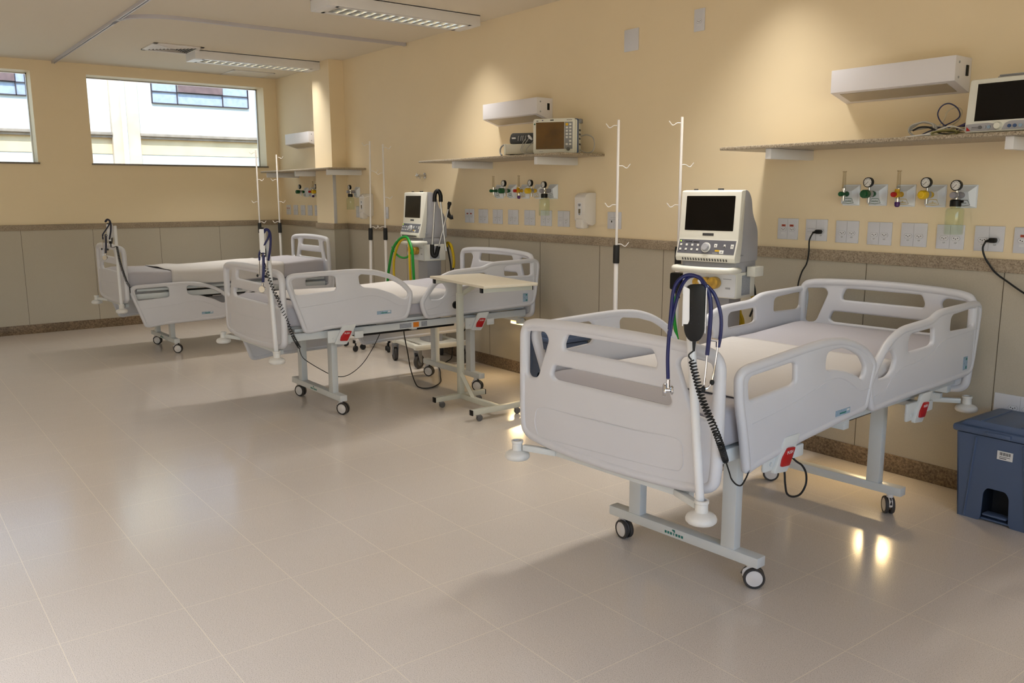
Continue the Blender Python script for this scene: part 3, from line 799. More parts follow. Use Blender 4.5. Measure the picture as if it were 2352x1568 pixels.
# low night lights in the panelling
def night_light(x, z, label):
    t = thing('night_light', label, 'night light', (x, -0.006, z))
    b = MB(); W, H = 0.20, 0.058
    for s in (-1, 1): b.box((0, -0.005, s*(H/2-0.003)), (W, 0.010, 0.006), 0.001).box((s*(W/2-0.004), -0.005, 0), (0.008, 0.010, H), 0.001)
    for k in range(4): b.box((0, -0.006, -H/2+0.013+0.0108*k), (W-0.01, 0.010, 0.0016), rot=Matrix.Rotation(0.7, 3, 'X'))
    b.build('grille', 'white_paint', t)
    MB().box((0, -0.0012, 0), (W-0.016, 0.002, H-0.012)).build('lamp_panel', 'night_lamp', t)
    ld = bpy.data.lights.new('night_lamp', 'AREA'); ld.shape = 'RECTANGLE'; ld.size = W-0.02; ld.size_y = H-0.02; ld.energy = NIGHT; ld.color = (1.0, 0.72, 0.36); ld.spread = math.radians(150)
    lo = bpy.data.objects.new('lamp_glow', ld); COL.objects.link(lo); lo.parent = t; lo.location = (0, -0.013, 0); lo.rotation_euler = (math.radians(-58), 0, 0)
NIGHT = 2.2
night_light(-5.59, 0.443, 'lit louvred night light low on the panelling between two beds')
night_light(-2.35, 0.443, 'lit louvred night light low on the panelling behind the nearest bed')
night_light(-8.85, 0.443, 'lit louvred night light low on the panelling behind the far bed')
# ------------------------------------------------------------------ hospital beds
BEDS = [(-2.205, -1.972, .061, .97, .968, .97), (-5.617, -2.018, .005, 1.04, .963, .986), (-8.674, -2.236, .028, .939, .956, .996)]
def bedpt(b, u, v, z):
    x0, y0, yaw, sx, sy, sz = BEDS[b]
    c, s = math.cos(yaw), math.sin(yaw)
    return (x0+c*sx*u-s*sy*v, y0+s*sx*u+c*sy*v, sz*z)

def half_outline(sc=1.0, dz=0.0):
    h = [(0, .508), (.16, .510), (.32, .516), (.455, .530, .05), (.497, .560, .05), (.506, .62), (.507, .80), (.506, .985, .05), (.480, 1.030, .06), (.42, 1.045), (.30, 1.053), (.15, 1.058), (0, 1.060)]
    pts = [(p[0]*sc, p[1]+dz)+tuple(p[2:]) for p in h]
    return pts+[(-p[0],)+tuple(p[1:]) for p in reversed(pts[1:-1])]
def board_holes(sc=1.0, dz=0.0):
    h1 = [(-.462, .812), (-.468, .975), (-.452, .990), (-.345, .998), (-.322, .972), (-.385, .815), (-.405, .800), (-.445, .797)]
    h2 = [(-.232, .940), (-.236, .962), (-.216, 1.004), (.216, 1.004), (.236, .962), (.232, .940)]
    h3 = [(-.285, .812), (-.305, .828), (-.287, .872), (.287, .872), (.305, .828), (.285, .812)]
    f = lambda H, r: fillet([(p[0]*sc, p[1]+dz) for p in H], r, 4)
    return [f(h1, .03), f(mir(h1), .03), f(h2, .014), f(h3, .016)]
def end_board(name, root, vout, sc, dz, sgn):
    """sgn -1: outer face towards the aisle (v smaller)"""
    vc = vout-sgn*0.022
    fn = lambda a, b, t: (a, vc+sgn*t-0.018*(1-(a/0.5)**2)*(-sgn), b)
    mb = MB(); O = fillet(half_outline(sc, dz), .03, 4); mb.plate(O, board_holes(sc, dz), 0.028, 0.012, fn)
    nr = normals2(O if area2(O) > 0 else O[::-1]); OO = O if area2(O) > 0 else O[::-1]
    mb.tube([Vector(fn(p[0]+q[0]*.021, p[1]+q[1]*.021, 0)) for p, q in zip(OO, nr)], .0215, seg=12, closed=True)
    # moulded line of the lower panel
    ln = [(-.36, .558), (-.395, .585), (-.402, .635), (-.36, .685), (-.15, .690), (.15, .697), (.33, .705), (.36, .66), (.355, .60), (.29, .585), (0, .572), (-.25, .562)]
    P = [Vector(fn(a*sc, b+dz, 0.0140)) for a, b in ln]
    mb.tube(P, 0.0022, seg=6, closed=True, smooth=5)
    return mb.build(name, 'bed_plastic', root)

FOOT = [(-.108, .630), (-.16, .78), (-.225, .955), (-.214, 1.003), (-.172, 1.020), (.0, 1.023), (.134, 1.025), (.301, 1.026), (.438, 1.014), (.568, .976), (.688, .907), (.745, .838), (.736, .776), (.714, .690), (.685, .650), (.64, .642), (.1, .636), (-.07, .618)]
FH1 = [(-.178, .975), (-.160, .986), (.112, .992), (.139, .980), (.142, .905), (.128, .892), (-.148, .878), (-.160, .890)]
FH2 = [(.311, .975), (.332, .987), (.449, .972), (.567, .940), (.651, .888), (.698, .843), (.704, .821), (.681, .795), (.650, .800), (.577, .840), (.447, .885), (.343, .899), (.318, .919)]
FOOT1 = [(-.062, .566), (-.085, .68), (-.127, .834), (-.133, .925), (-.108, .952), (-.06, .962), (.08, .971), (.227, .982), (.36, .990), (.464, .993), (.567, .986), (.64, .970), (.708, .949), (.77, .922), (.818, .895), (.868, .845), (.850, .79), (.833, .731), (.812, .665), (.785, .648), (.72, .645), (.3, .612), (.0, .572), (-.04, .562)]
F1H1 = [(-.062, .832), (-.072, .900), (-.056, .917), (.208, .933), (.234, .922), (.238, .857), (.211, .847)]
F1H2 = [(.448, .872), (.452, .935), (.50, .944), (.58, .942), (.650, .922), (.733, .885), (.774, .838), (.765, .806), (.745, .790), (.704, .814), (.617, .842), (.535, .860)]
HEAD = [(.850, .636), (.815, .70), (.806, .76), (.845, .815), (.885, .862), (.965, .932), (1.085, .974), (1.24, .980), (1.372, .984), (1.438, 1.009), (1.50, 1.016), (1.70, 1.019), (1.885, 1.022), (1.925, 1.003), (1.938, .966), (1.925, .86), (1.905, .735), (1.885, .67), (1.84, .650), (1.5, .645), (1.1, .642), (.90, .632)]
HH1 = [(.890, .770), (.885, .80), (.925, .848), (.965, .880), (1.005, .884), (1.042, .838), (1.018, .786), (.975, .768)]
HH2 = [(1.153, .852), (1.151, .916), (1.173, .933), (1.400, .938), (1.409, .866), (1.375, .856)]
HH3 = [(1.578, .900), (1.580, .965), (1.606, .978), (1.852, .990), (1.870, .975), (1.856, .905), (1.83, .892)]
def rail(root, side, kind, dz=0.0, b=1):
    u = side*0.470
    O, H = {'foot': (FOOT, (FH1, FH2)), 'foot1': (FOOT1, (F1H1, F1H2)), 'head': (HEAD, (HH1, HH2, HH3))}[kind]
    if dz and kind == 'head': dz -= 0.0
    fn = lambda a, bb, t: (u+side*t, a, bb+dz)
    mb = MB(); P = fillet(O, .06, 4); P = P if area2(P) > 0 else P[::-1]
    mb.plate(P, [fillet(h, .02, 4) for h in H], 0.024, 0.010, fn)
    mb.tube([Vector(fn(p[0]+q[0]*.0165, p[1]+q[1]*.0165, 0)) for p, q in zip(P, normals2(P))], .0175, seg=12, closed=True)
    ridge = {'foot': [(-.13, .795), (.15, .815), (.32, .835), (.43, .835), (.53, .80), (.62, .755), (.70, .745)], 'foot1': [(-.04, .745), (.15, .765), (.35, .80), (.47, .825), (.56, .825), (.65, .79), (.74, .745), (.81, .745)],
             'head': [(.86, .70), (.95, .715), (1.02, .76), (1.12, .79), (1.27, .80), (1.40, .825), (1.50, .865), (1.62, .872), (1.90, .88)]}[kind]
    mb.tube([Vector(fn(a, bb, 0.0122)) for a, bb in ridge], 0.0024, seg=6, smooth=5)
    o = mb.build('side_rail', 'bed_plastic', root)
    if side > 0:
        if kind == 'head':
            st = MB().use('label_blue').box((u+side*0.0125, 1.785, .722+dz), (.001, .05, .066)).use('label_teal').box((u+side*0.0132, 1.795, .742+dz), (.0006, .014, .012)).box((u+side*0.0132, 1.795, .70+dz), (.0006, .014, .012))
            st.build('sticker', None, o)
        else:
            c = (.60, .680) if kind == 'foot1' else (.50, .713)
            st = MB().use('label_blue').box((u+side*0.0125, c[0], c[1]+dz), (.001, .115, .024)).use('label_teal').box((u+side*0.0132, c[0], c[1]-.003+dz), (.0006, .05, .006)).use('white_mark').box((u+side*0.0132, c[0]+.04, c[1]+.004+dz), (.0006, .02, .008))
            st.build('sticker', None, o)
    return o
def latch(root, side, v0, zt):
    u = side*0.475
    w = MB(); M = Matrix.Translation((u, v0, zt))
    sh = lambda a, b, d: (u+side*d+side*0.0, v0+a+0.42*b, zt+b)
    w.prism(fillet([(-.075, -.125), (.02, -.135), (.045, 0), (-.06, 0)], .012, 3), -.004, .012, sh, 0.002)
    w.box((u-side*0.05, v0-.02, zt-.055), (.10, .05, .012)).box((u-side*.01, v0-.12, zt-.075), (.016, .10, .085), 0.012)
    w.box((u-side*.012, v0+.07, zt-.08), (.014, .07, .05), 0.012).cyl((u-side*.03, v0-.13, zt-.09), (u+side*.004, v0-.13, zt-.09), .008, seg=10)
    o = w.build('rail_latch', 'bed_steel', root)
    r = MB(); r.prism(fillet([(-.045, -.105), (.012, -.110), (.022, -.045), (-.030, -.040), (-.050, -.075)], .008, 3), .010, .020, sh, 0.002)
    lv = r.build('release_lever', 'red_plastic', o)
    if side > 0:
        p = sh(-.012, -.058, .0205)
        text('label_text', 'PUSH', 0.017, 'white_mark', frame(p, (0, 1, 0.0), (0, 0.42, 1)), lv)
def caster(root, u, v, ang, lock=True):
    R = 0.043; c, s = math.cos(ang), math.sin(ang)
    ax = Vector((c, s, 0)); tr = Vector((-s, c, 0)); ctr = Vector((u, v, R))+tr*0.016
    fk = MB(); fk.cyl((u, v, 0.088), (u, v, 0.102), 0.016, seg=14)
    top = []
    M = frame(ctr, tr, (0, 0, 1))
    fk.prism(fillet([(-.046, .002), (-.046, .030), (-.02, .048), (.0, .047), (.0, .0), (-.012, -.012)], .01, 3), -.008, .008, lambda a, b, d: tuple(M @ Vector((a, b, d))), 0.002)
    o = fk.build('caster', 'wheel_white', root)
    ty = MB(); hb = MB()
    for sd in (-1, 1):
        cc = ctr+ax*sd*0.0135
        ty.lathe([(R-.009, -.0085), (R-.002, -.0085), (R, -.005), (R, .005), (R-.002, .0085), (R-.009, .0085)], cc, ax, 26)
        hb.lathe([(0, .009), (R*.30, .0095), (R*.34, .0085), (R*.76, .0075), (R*.80, .004), (R*.80, 0), (0, 0)] if sd > 0 else [(0, 0), (R*.80, 0), (R*.80, -.004), (R*.76, -.0075), (0, -.009)], cc, ax, 26)
    ty.tube([ctr+tr*(.048*math.cos(a))*-1+Vector((0, 0, .048*math.sin(a))) for a in [0.25*k for k in range(1, 8)]], .006, seg=6)
    ty.build('tyre', 'tyre_grey', o); hb.build('hub_cap', 'wheel_white', o)
def bumper(root, u, v, z=0.445, head=False):
    b = MB()
    b.lathe([(0, 0), (.036, 0), (.046, .003), (.0525, .010), (.0535, .018), (.050, .027), (.042, .034), (.028, .039), (.0225, .042), (.0215, .070), (.0245, .073), (.0245, .083), (.017, .083), (.015, .068), (0, .066)], (u, v, z), seg=28)
    o = b.build('bumper', 'bumper_plastic', root)
    s = 1 if u > 0 else -1; dv = 0.075 if not head else -0.08
    a = Vector((u, v, z+.056)); e = Vector((u-s*.17, v+dv, z+.050))
    d = (e-a); q = MB(); M = frame((a+e)/2, d, (0, 0, 1))
    q.box((.01, 0, 0), (d.length-.035, .026, .026), .005, mtx=M); q.build('bumper_arm', 'bed_steel', root)
    return o

FZ = [.048, .014, .0]
def make_bed(i, label, rails, lean):
    x0, y0, yaw, sx, sy, sz = BEDS[i]
    t = thing('hospital_bed', label, 'hospital bed', (x0, y0, 0), yaw, 'white hospital beds with heads to the wall', (sx, sy, sz))
    end_board('footboard', t, -.270, 1.0, 0, -1)
    end_board('headboard', t, 1.895, .955, .022, 1)
    for side, kind, dz in rails: rail(t, side, kind, dz, i)
    for side, kind, dz in rails:
        if dz == 0: latch(t, side, .235 if 'foot' in kind else 1.38, .655 if 'foot' in kind else .640)
    fr = MB()
    for s in (-1, 1):
        fr.box((s*.405, .82, .578+FZ[i]), (.035, 2.04, .050), .003)
        fr.box((s*.385, .85, .633), (.03, 1.98, .022), .003)
    for v in (-.19, .21, .80, 1.42, 1.83): fr.box((0, v, .575), (.80, .045, .045), .003)
    fr.box((0, -.225, .497), (.74, .03, .030), .003).box((0, 1.87, .520), (.70, .03, .028), .003)
    for s in (-1, 1): fr.box((s*.30, -.215, .535), (.03, .03, .09)).box((s*.30, 1.86, .555), (.03, .03, .05))
    fr.build('frame', 'bed_steel', t)
    MB().box((0, .80, .653), (.80, 2.00, .022), .004).build('mattress_platform', 'bed_board', t)
    mo = MB(); mo.box((.27, .80, .545), (.06, .86, .035), .006).box((-.1, .62, .52), (.10, .26, .09), .01).box((.05, 1.1, .53), (.08, .35, .06), .01)
    mo.build('motor', 'black_plastic', t)
    if i != 0:
      pl = MB().use('label_grey').box((.4235, .71, .592), (.001, .10, .034)).use('orange_mark').box((.4235, .80, .592), (.001, .048, .036)).use('label_grey').box((.4235, .87, .592), (.001, .05, .036))
      pl.build('rating_label', None, t)
    for v in (.21, 1.42):
        MB().box((0, v, .122), (.78, .055, .042), .003).build('base_beam', 'bed_steel', t)
        for s in (-1, 1): MB().box((s*.245, v, .350), (.065, .045, .42), .003).build('leg', 'bed_steel', t)
    bl = MB()
    for q in range(7): bl.box((-.062+.0145*q, .1821, .118), (.010 if q != 3 else .005, .0012, .011))
    bl.box((-.02, .1821, .134), (.014, .0012, .007)).box((-.016, .1821, .1285), (.007, .0012, .004))
    bl.build('beam_label', 'label_teal', t)
    angs = [(-1.43, -.52, -.60, 1.07), (-.85, -.70, -.65, -.65), (-.35, -.2, -.2, -.2)][i]
    for (u, v), a in zip(((-.337, .215), (.337, .215), (-.337, 1.40), (.337, 1.40)), angs): caster(t, u, v, a-.35)
    for u in (-.472, .472): bumper(t, u, -.305)
    for u in (-.45, .45): bumper(t, u, 1.935, head=True)
    # pole that carries the hand control, standing in the foot corner
    p0 = Vector((.472, -.305, .455)); p1 = Vector((.472+lean, -.305, 1.235))
    MB().cyl(p0, p1, .0150, seg=18, bev=.003).build('corner_pole', 'white_paint', t)
    return t
B1 = make_bed(0, 'nearest white hospital bed, side rails raised, in the right foreground', [(1, 'foot1', 0), (1, 'head', 0), (-1, 'foot', 0), (-1, 'head', 0)], -.085)
B2 = make_bed(1, 'middle white hospital bed beside the overbed table', [(1, 'foot', 0), (1, 'head', 0), (-1, 'foot', -.33), (-1, 'head', -.33)], -.055)
B3 = make_bed(2, 'farthest white hospital bed by the end wall, side rails lowered', [(1, 'foot', -.33), (1, 'head', -.33), (-1, 'foot', -.33), (-1, 'head', -.33)], .0)

def mattress(i, label):
    x0, y0, yaw, sx, sy, sz = BEDS[i]
    def top(v): return .815-.02*math.sin(max(0, min(1, (v+.2)/1.4))*PI)+.028*max(0, (v-1.3)/.55)
    mb = MB(); tb = bmesh.new()
    n = 36; rings = []
    for k in range(n+1):
        v = -.215+2.045*k/n
        e = 1.0
        zt = top(v); zb = .6645
        inn = 0.0
        if k == 0 or k == n: inn = .022
        elif k == 1 or k == n-1: inn = .004
        sec = []
        W = .432-inn
        for (cx, cz, a0) in ((W-.03, zt-.03-inn*.7, 0), (-W+.03, zt-.03-inn*.7, 90), (-W+.02, zb+.02+inn*.3, 180), (W-.02, zb+.02+inn*.3, 270)):
            r = .03 if a0 < 180 else .02
            for q in range(5):
                a = math.radians(a0+22.5*q); sec.append((cx+r*math.cos(a), cz+r*math.sin(a)))
        rings.append([tb.verts.new((a, v, b)) for a, b in sec])
    for A, Bq in zip(rings, rings[1:]):
        m = len(A)
        for j in range(m): tb.faces.new((A[j], A[(j+1) % m], Bq[(j+1) % m], Bq[j]))
    tb.faces.new(rings[0]); tb.faces.new(list(reversed(rings[-1])))
    bmesh.ops.recalc_face_normals(tb, faces=tb.faces)
    mb._add(tb)
    o = mb.build('mattress', 'mattress_cover')
    o.location = (x0, y0, 0); o.rotation_euler = (0, 0, yaw); o.scale = (sx, sy, sz)
    tag(o, label, 'mattress', 'lavender grey mattresses on the hospital beds')
    return top
def sheet(i, label, v0, v1, drop, lump):
    x0, y0, yaw, sx, sy, sz = BEDS[i]
    def top(v): return .815-.02*math.sin(max(0, min(1, (v+.2)/1.4))*PI)+.028*max(0, (v-1.3)/.55)
    rnd = random.Random(31+i)
    ph = [(rnd.uniform(4, 16), rnd.uniform(-9, 9), rnd.uniform(0, 6.28), rnd.uniform(.0005, .0016)) for _ in range(7)]
    W = .4345
    L = 2*W+2*drop
    def f(a, b):
        s = (a-.5)*L; v = v0+(v1-v0)*b+.012*math.sin(7*a+i)
        au = min(abs(s), W); over = abs(s)-W; sg = 1 if s > 0 else -1
        w = sum(am*math.sin(k1*s+k2*v+p) for k1, k2, p, am in ph)
        z = top(v)+.0042+abs(w)*1.0
        z += lump*max(0, math.sin(v*9+s*5))**2*math.exp(-((v-v0-.1)/.25)**2)
        rr = .03
        if over <= -rr: return (s, v, z)
        # roll over the edge
        q = (over+rr)
        if q < rr*PI/2:
            an = q/rr
            return (sg*(W-rr+(rr+.004)*math.sin(an)), v, top(v)-rr+(rr+.0042)*math.cos(an)+abs(w)*math.cos(an))
        d = q-rr*PI/2
        return (sg*(W+.004+abs(w)*2+.004*math.sin(v*22)*min(1, d/.05)), v, top(v)-rr-d)
    mb = MB(); mb.grid(f, 70, 40)
    o = mb.build('draw_sheet', 'sheet_white', ang=60)
    m = o.modifiers.new('thick', 'SOLIDIFY'); m.thickness = .0025; m.offset = 1
    o.location = (x0, y0, 0); o.rotation_euler = (0, 0, yaw); o.scale = (sx, sy, sz)
    tag(o, label, 'sheet', 'white draw sheets on the mattresses')
mattress(0, 'lavender grey mattress on the nearest bed')
mattress(1, 'lavender grey mattress on the bed beside the overbed table')
mattress(2, 'lavender grey mattress on the farthest bed by the end wall')
sheet(0, 'white draw sheet across the middle of the nearest mattress', .02, 1.12, .05, .0)
sheet(1, 'white draw sheet on the mattress beside the overbed table', -.05, 1.10, .04, .0)
sheet(2, 'white draw sheet on the farthest mattress, hanging over its side', .18, 1.35, .115, .012)

# ------------------------------------------------------------------ hand controls and stethoscopes on the poles
def helix(path, r, pitch, seg=9):
    P = catmull([Vector(p) for p in path], 14); out = []; acc = 0
    L = [0]
    for a, b in zip(P, P[1:]): L.append(L[-1]+(b-a).length)
    n = int(L[-1]/pitch*seg); j = 0
    for k in range(n+1):
        s = L[-1]*k/n
        while j < len(P)-2 and L[j+1] < s: j += 1
        t = (s-L[j])/max(1e-9, L[j+1]-L[j]); c = P[j].lerp(P[j+1], t); d = (P[j+1]-P[j]).normalized()
        x = d.cross(Vector((0, 1, 0.3))).normalized(); y = d.cross(x); a = 2*PI*k/seg
        rr = r(s/L[-1]) if callable(r) else r
        out.append(c+x*rr*math.cos(a)+y*rr*math.sin(a))
    return out
def remote(base, face, label, coil, lead, sc=1.0, tail=None, pitch=.0105):
    """base: point on the pole at hand control height; face: azimuth of the front"""
    n = Vector((math.cos(face), math.sin(face), 0)); r = Vector((-n.y, n.x, 0)); B0 = Vector(base)
    def W(a, z, d): return tuple(B0+r*a*sc+n*d*sc+Vector((0, 0, z*sc)))
    t = thing('bed_remote', label, 'bed remote', (0, 0, 0)); t.location = B0
    P = lambda o: setattr(o, 'location', -B0)
    # white clip bracket
    b = MB()
    b.prism(fillet([(-.036, -.01), (.034, -.02), (.038, .105), (-.030, .11)], .006, 3), .018, .0215, lambda a, z, d: W(a, z, d))
    b.prism(fillet([(.016, -.015), (.050, -.020), (.050, .105), (.018, .100)], .006, 3), -.036, -.033, lambda d, z, a: W(a, z, d))
    b.prism(fillet([(.016, -.045), (.046, -.04), (.046, .105), (.018, .105)], .006, 3), .034, .037, lambda d, z, a: W(a, z, d))
    b.prism(fillet([(-.036, -.012), (-.018, -.012), (-.014, .0), (-.016, .10), (-.034, .108)], .004, 3), .047, .050, lambda a, z, d: W(a, z, d))
    o = b.build('bracket', 'white_paint', t); P(o)
    h = MB(); h.prism(fillet([(-.028, .112), (.032, .116), (.034, -.03), (.026, -.055), (.012, -.068), (-.010, -.068), (-.024, -.052), (-.031, -.03)], .02, 4), .023, .046, lambda a, z, d: W(a, z, d), .003)
    o = h.build('handset', 'black_plastic', t); P(o)
    k = MB(); 
    for q in range(4):
        for s in (-1, 1): k.box(W(.003+s*.012, .065-.025*q, .0454), (.0016, .0016, .0016))
    o = k.build('key_mark', 'cable_blue', t); P(o)
    o = MB().cyl(W(.002, -.066, .034), W(.002, -.10, .034), .006*sc, .004*sc, seg=10).build('strain_relief', 'black_rubber', t); P(o)
    pts = [W(.002, -.098, .034)]+[Vector(p) for p in lead]
    c = MB(); c.tube(pts, .0026, seg=6, smooth=5)
    c.tube(helix(coil, lambda s: .0100*(1-.35*max(0, s-.6)), pitch), .0027, seg=5)
    if tail: c.tube([Vector(p) for p in tail], .0028, seg=6, smooth=6)
    o = c.build('cord', 'black_rubber', t); P(o)
    return t
az1 = math.radians(-54)
remote((-1.785, -2.238, 1.105), az1, 'black bed remote hanging in a white clip on the nearest bed', [(-1.760, -2.275, .975), (-1.740, -2.28, .934), (-1.705, -2.285, .862), (-1.667, -2.275, .785), (-1.662, -2.24, .715), (-1.698, -2.165, .637)], [(-1.772, -2.278, .992), (-1.762, -2.276, .978)],
       tail=[(-1.698, -2.165, .637), (-1.712, -2.125, .585), (-1.722, -2.10, .556), (-1.724, -2.07, .53), (-1.725, -2.04, .522), (-1.733, -2.00, .547), (-1.74, -1.98, .575)])
az2 = math.radians(-122)
remote((-5.165, -2.309, 1.185), az2, 'black bed remote clipped to the pole of the middle bed', [(-5.165, -2.335, 1.055), (-5.14, -2.32, .96), (-5.10, -2.287, .84), (-5.10, -2.238, .702), (-5.13, -2.19, .60), (-5.25, -2.10, .50)], [(-5.175, -2.335, 1.075), (-5.165, -2.335, 1.06)],
       tail=[(-5.25, -2.10, .50), (-5.36, -2.05, .45), (-5.50, -1.96, .368), (-5.50, -1.833, .274), (-5.50, -1.728, .216), (-5.50, -1.632, .213), (-5.50, -1.525, .273), (-5.50, -1.44, .37), (-5.50, -1.364, .49), (-5.49, -1.34, .56)], pitch=.020)
remote((-8.222, -2.528, 1.14), az2, 'black bed remote clipped to the pole of the farthest bed', [(-8.19, -2.52, 1.05), (-8.18, -2.505, .90), (-8.175, -2.47, .745), (-8.18, -2.445, .69)], [(-8.20, -2.545, 1.04), (-8.19, -2.53, 1.05)], tail=[(-8.18, -2.445, .69), (-8.22, -2.43, .62), (-8.30, -2.41, .60)])

def stethoscope(base, face, label, tubes, ear, chest, cdir, m):
    n = Vector((math.cos(face), math.sin(face), 0)); r = Vector((-n.y, n.x, 0)); B0 = Vector(base)
    W = lambda p: B0+r*p[0]+Vector((0, 0, p[1]))+n*(p[2] if len(p) > 2 else .03)
    t = thing('stethoscope', label, 'stethoscope', B0)
    P = lambda o: setattr(o, 'location', -B0)
    tb = MB()
    for q, rad in tubes: tb.tube([W(p) for p in q], rad, seg=8, smooth=6)
    P(tb.build('tubing', m, t))
    for q in ear[0]: P(MB().tube([W(p) for p in q], .0032, seg=7, smooth=5).build('ear_tube', 'chrome', t))
    for a, b in ear[1]: P(MB().cyl(W(a), W(b), .0055, seg=9).build('metal_band', 'chrome', t))
    for p in ear[2]: P(MB().sph(W(p), .008, 10, (1, 1, 1.2)).build('ear_tip', 'black_rubber', t))
    c = MB(); cc = W(chest)
    d = (r*cdir[0]+n*cdir[1]).normalized()
    c.lathe([(0, .016), (.020, .016), (.0225, .013), (.0225, .009), (.010, .006), (.009, -.006), (.014, -.009), (.0155, -.013), (.013, -.016), (0, -.016)], cc, d, 24)
    c.cyl(cc+Vector((0, 0, .004)), cc+Vector((0, 0, .036)), .0065, seg=12)
    P(c.build('chestpiece', 'chrome', t))
    return t
pz = 1.105
stethoscope((-1.785, -2.238, 0), math.radians(-54), 'navy stethoscope hung over the remote of the nearest bed',
    [([(.030, 1.205, .035), (.015, 1.236, .03), (-.020, 1.247, .03), (-.05, 1.232, .03), (-.068, 1.195, .03), (-.074, 1.12, .03), (-.078, 1.05, .03), (-.080, .98, .03), (-.077, .91, .03)], .0062),
     ([(.034, 1.212, .02), (.01, 1.240, .02), (-.02, 1.240, .018), (-.042, 1.214, .02), (-.058, 1.165, .025), (-.070, 1.10, .028), (-.075, 1.05, .03)], .0056),
     ([(.030, 1.215, .035), (.043, 1.190, .035), (.050, 1.14, .035), (.048, 1.06, .035), (.044, .995, .035)], .0066),
     ([(.034, 1.215, .025), (.060, 1.185, .025), (.080, 1.127, .025), (.083, 1.07, .025), (.077, 1.02, .025)], .0058)],
    ([[(.044, .998, .035), (.041, .94, .035), (.037, .89, .035)], [(.076, 1.03, .025), (.068, .955, .025), (.060, .905, .03), (.050, .888, .03), (.040, .884, .035)]],
     [((.055, 1.045, .03), (.074, 1.042, .03)), ((.074, 1.045, .025), (.074, 1.02, .025)), ((-.078, 1.072, .03), (-.078, 1.052, .03)), ((.034, 1.214, .03), (.042, 1.198, .03))],
     [(.036, .884, .035), (.062, .906, .03)]), (-.076, .872, .03), (-1, .25), 'navy_tube')
T2 = [([(-.016, 1.268, .03), (-.006, 1.287, .03), (.012, 1.294, .03), (.030, 1.280, .03), (.036, 1.245, .03), (.030, 1.18, .03), (.012, 1.10, .03)], .0072),
      ([(-.010, 1.27, .03), (.010, 1.29, .03), (.028, 1.272, .03), (.018, 1.235, .035), (-.018, 1.182, .038), (-.046, 1.145, .035), (-.052, 1.10, .03)], .0060),
      ([(-.013, 1.15, .04), (-.016, 1.11, .04), (-.020, 1.04, .04), (-.028, .965, .04)], .0090)]
E2 = ([[(-.052, 1.10, .03), (-.056, 1.04, .03), (-.060, 1.005, .03), (-.070, 1.004, .03)], [(.004, 1.10, .03), (-.002, 1.045, .03), (-.012, 1.01, .03)], [(-.040, 1.128, .04), (-.020, 1.138, .045), (.0, 1.138, .04)]],
      [((-.008, 1.138, .042), (.002, 1.138, .042))], [(-.071, 1.004, .03), (-.012, 1.0, .03)])
az = math.radians(-54)
stethoscope((-5.165, -2.309, -.005), az, 'dark blue stethoscope with round chestpiece hung on the middle bed pole', T2, E2, (-.028, .922, .045), (.1, 1), 'navy_tube')
stethoscope((-8.222, -2.528, 0), az, 'dark stethoscope hung on the pole of the farthest bed', [([(p[0]*1.1-.004, (p[1]-1.29)*.9+1.285, p[2]+.04) for p in q], rr) for q, rr in T2], tuple([[ [(p[0]*1.1-.004, (p[1]-1.29)*.9+1.285, p[2]+.04) for p in q] for q in E2[0]], [tuple((p[0]*1.1-.004, (p[1]-1.29)*.9+1.285, p[2]+.04) for p in q) for q in E2[1]], [(p[0]*1.1-.004, (p[1]-1.29)*.9+1.285, p[2]+.04) for p in E2[2]]]), (-.035, .952, .085), (.1, 1), 'dark_tube')
# ------------------------------------------------------------------ drip stands
def iv_stand(x, y, top, hooks, label, a0=0.3, lean=0.0, hz=0.0):
    t = thing('drip_stand', label, 'drip stand', (x, y, 0), 0, 'white drip stands along the headwall')
    t.rotation_euler = (Matrix.Rotation(lean, 3, Vector((-.795, .607, 0)))).to_euler()
    for k in range(5):
        a = a0+2*PI*k/5; c, s = math.cos(a), math.sin(a); M = Matrix.Rotation(a, 4, 'Z')
        b = MB().box((.145, 0, .098+hz), (.27, .028, .030), .003, mtx=M); b.build('base_leg', 'iv_white', t)
        w = MB().use('black_plastic').box((.283, 0, .098+hz), (.008, .030, .032), .002, mtx=M)
        w.cyl((c*.262, s*.262, .05), (c*.262, s*.262, .085+hz), .008, seg=10)
        q = Vector((-s, c, 0)); p = Vector((c*.262, s*.262, .028))
        w.use('black_rubber').cyl(p-q*.014, p+q*.014, .028, seg=18, bev=.004)
        w.build('caster', None, t)
    MB().cyl((0, 0, .083), (0, 0, 1.08), .0145, seg=18).cyl((0, 0, .083), (0, 0, .13), .026, .022, seg=18).build('outer_tube', 'iv_white', t)
    MB().lathe([(0, 1.062), (.019, 1.062), (.0205, 1.07), (.0205, 1.168), (.019, 1.178), (0, 1.178)], seg=18).build('grip', 'black_rubber', t)
    MB().cyl((0, 0, 1.17), (0, 0, top), .0085, seg=14, bev=.002).build('inner_tube', 'iv_white', t)
    for z, sd, az in hooks:
        d = Vector((math.cos(az), math.sin(az), 0))*sd
        P = [Vector((0, 0, z))+d*a+Vector((0, 0, h)) for a, h in ((.006, 0), (.030, .0), (.045, -.010), (.058, -.012), (.070, .002), (.078, .012))]
        MB().tube(P, .0030, seg=6, smooth=5).build('hook', 'iv_white', t)
    return t
AZ = math.radians(52)
def hk(top, first=1): return [(top-.035, first, AZ), (top-.28, -first, AZ), (top-.52, first, AZ), (1.183, -first, AZ)]
iv_stand(-3.906, -.521, 1.95, hk(1.95, -1), 'white drip stand between the middle and nearest beds, left of the nearest ventilator', .2)
iv_stand(-3.541, -.350, 1.95, hk(1.95, -1), 'white drip stand rising behind the nearest ventilator', -.21)
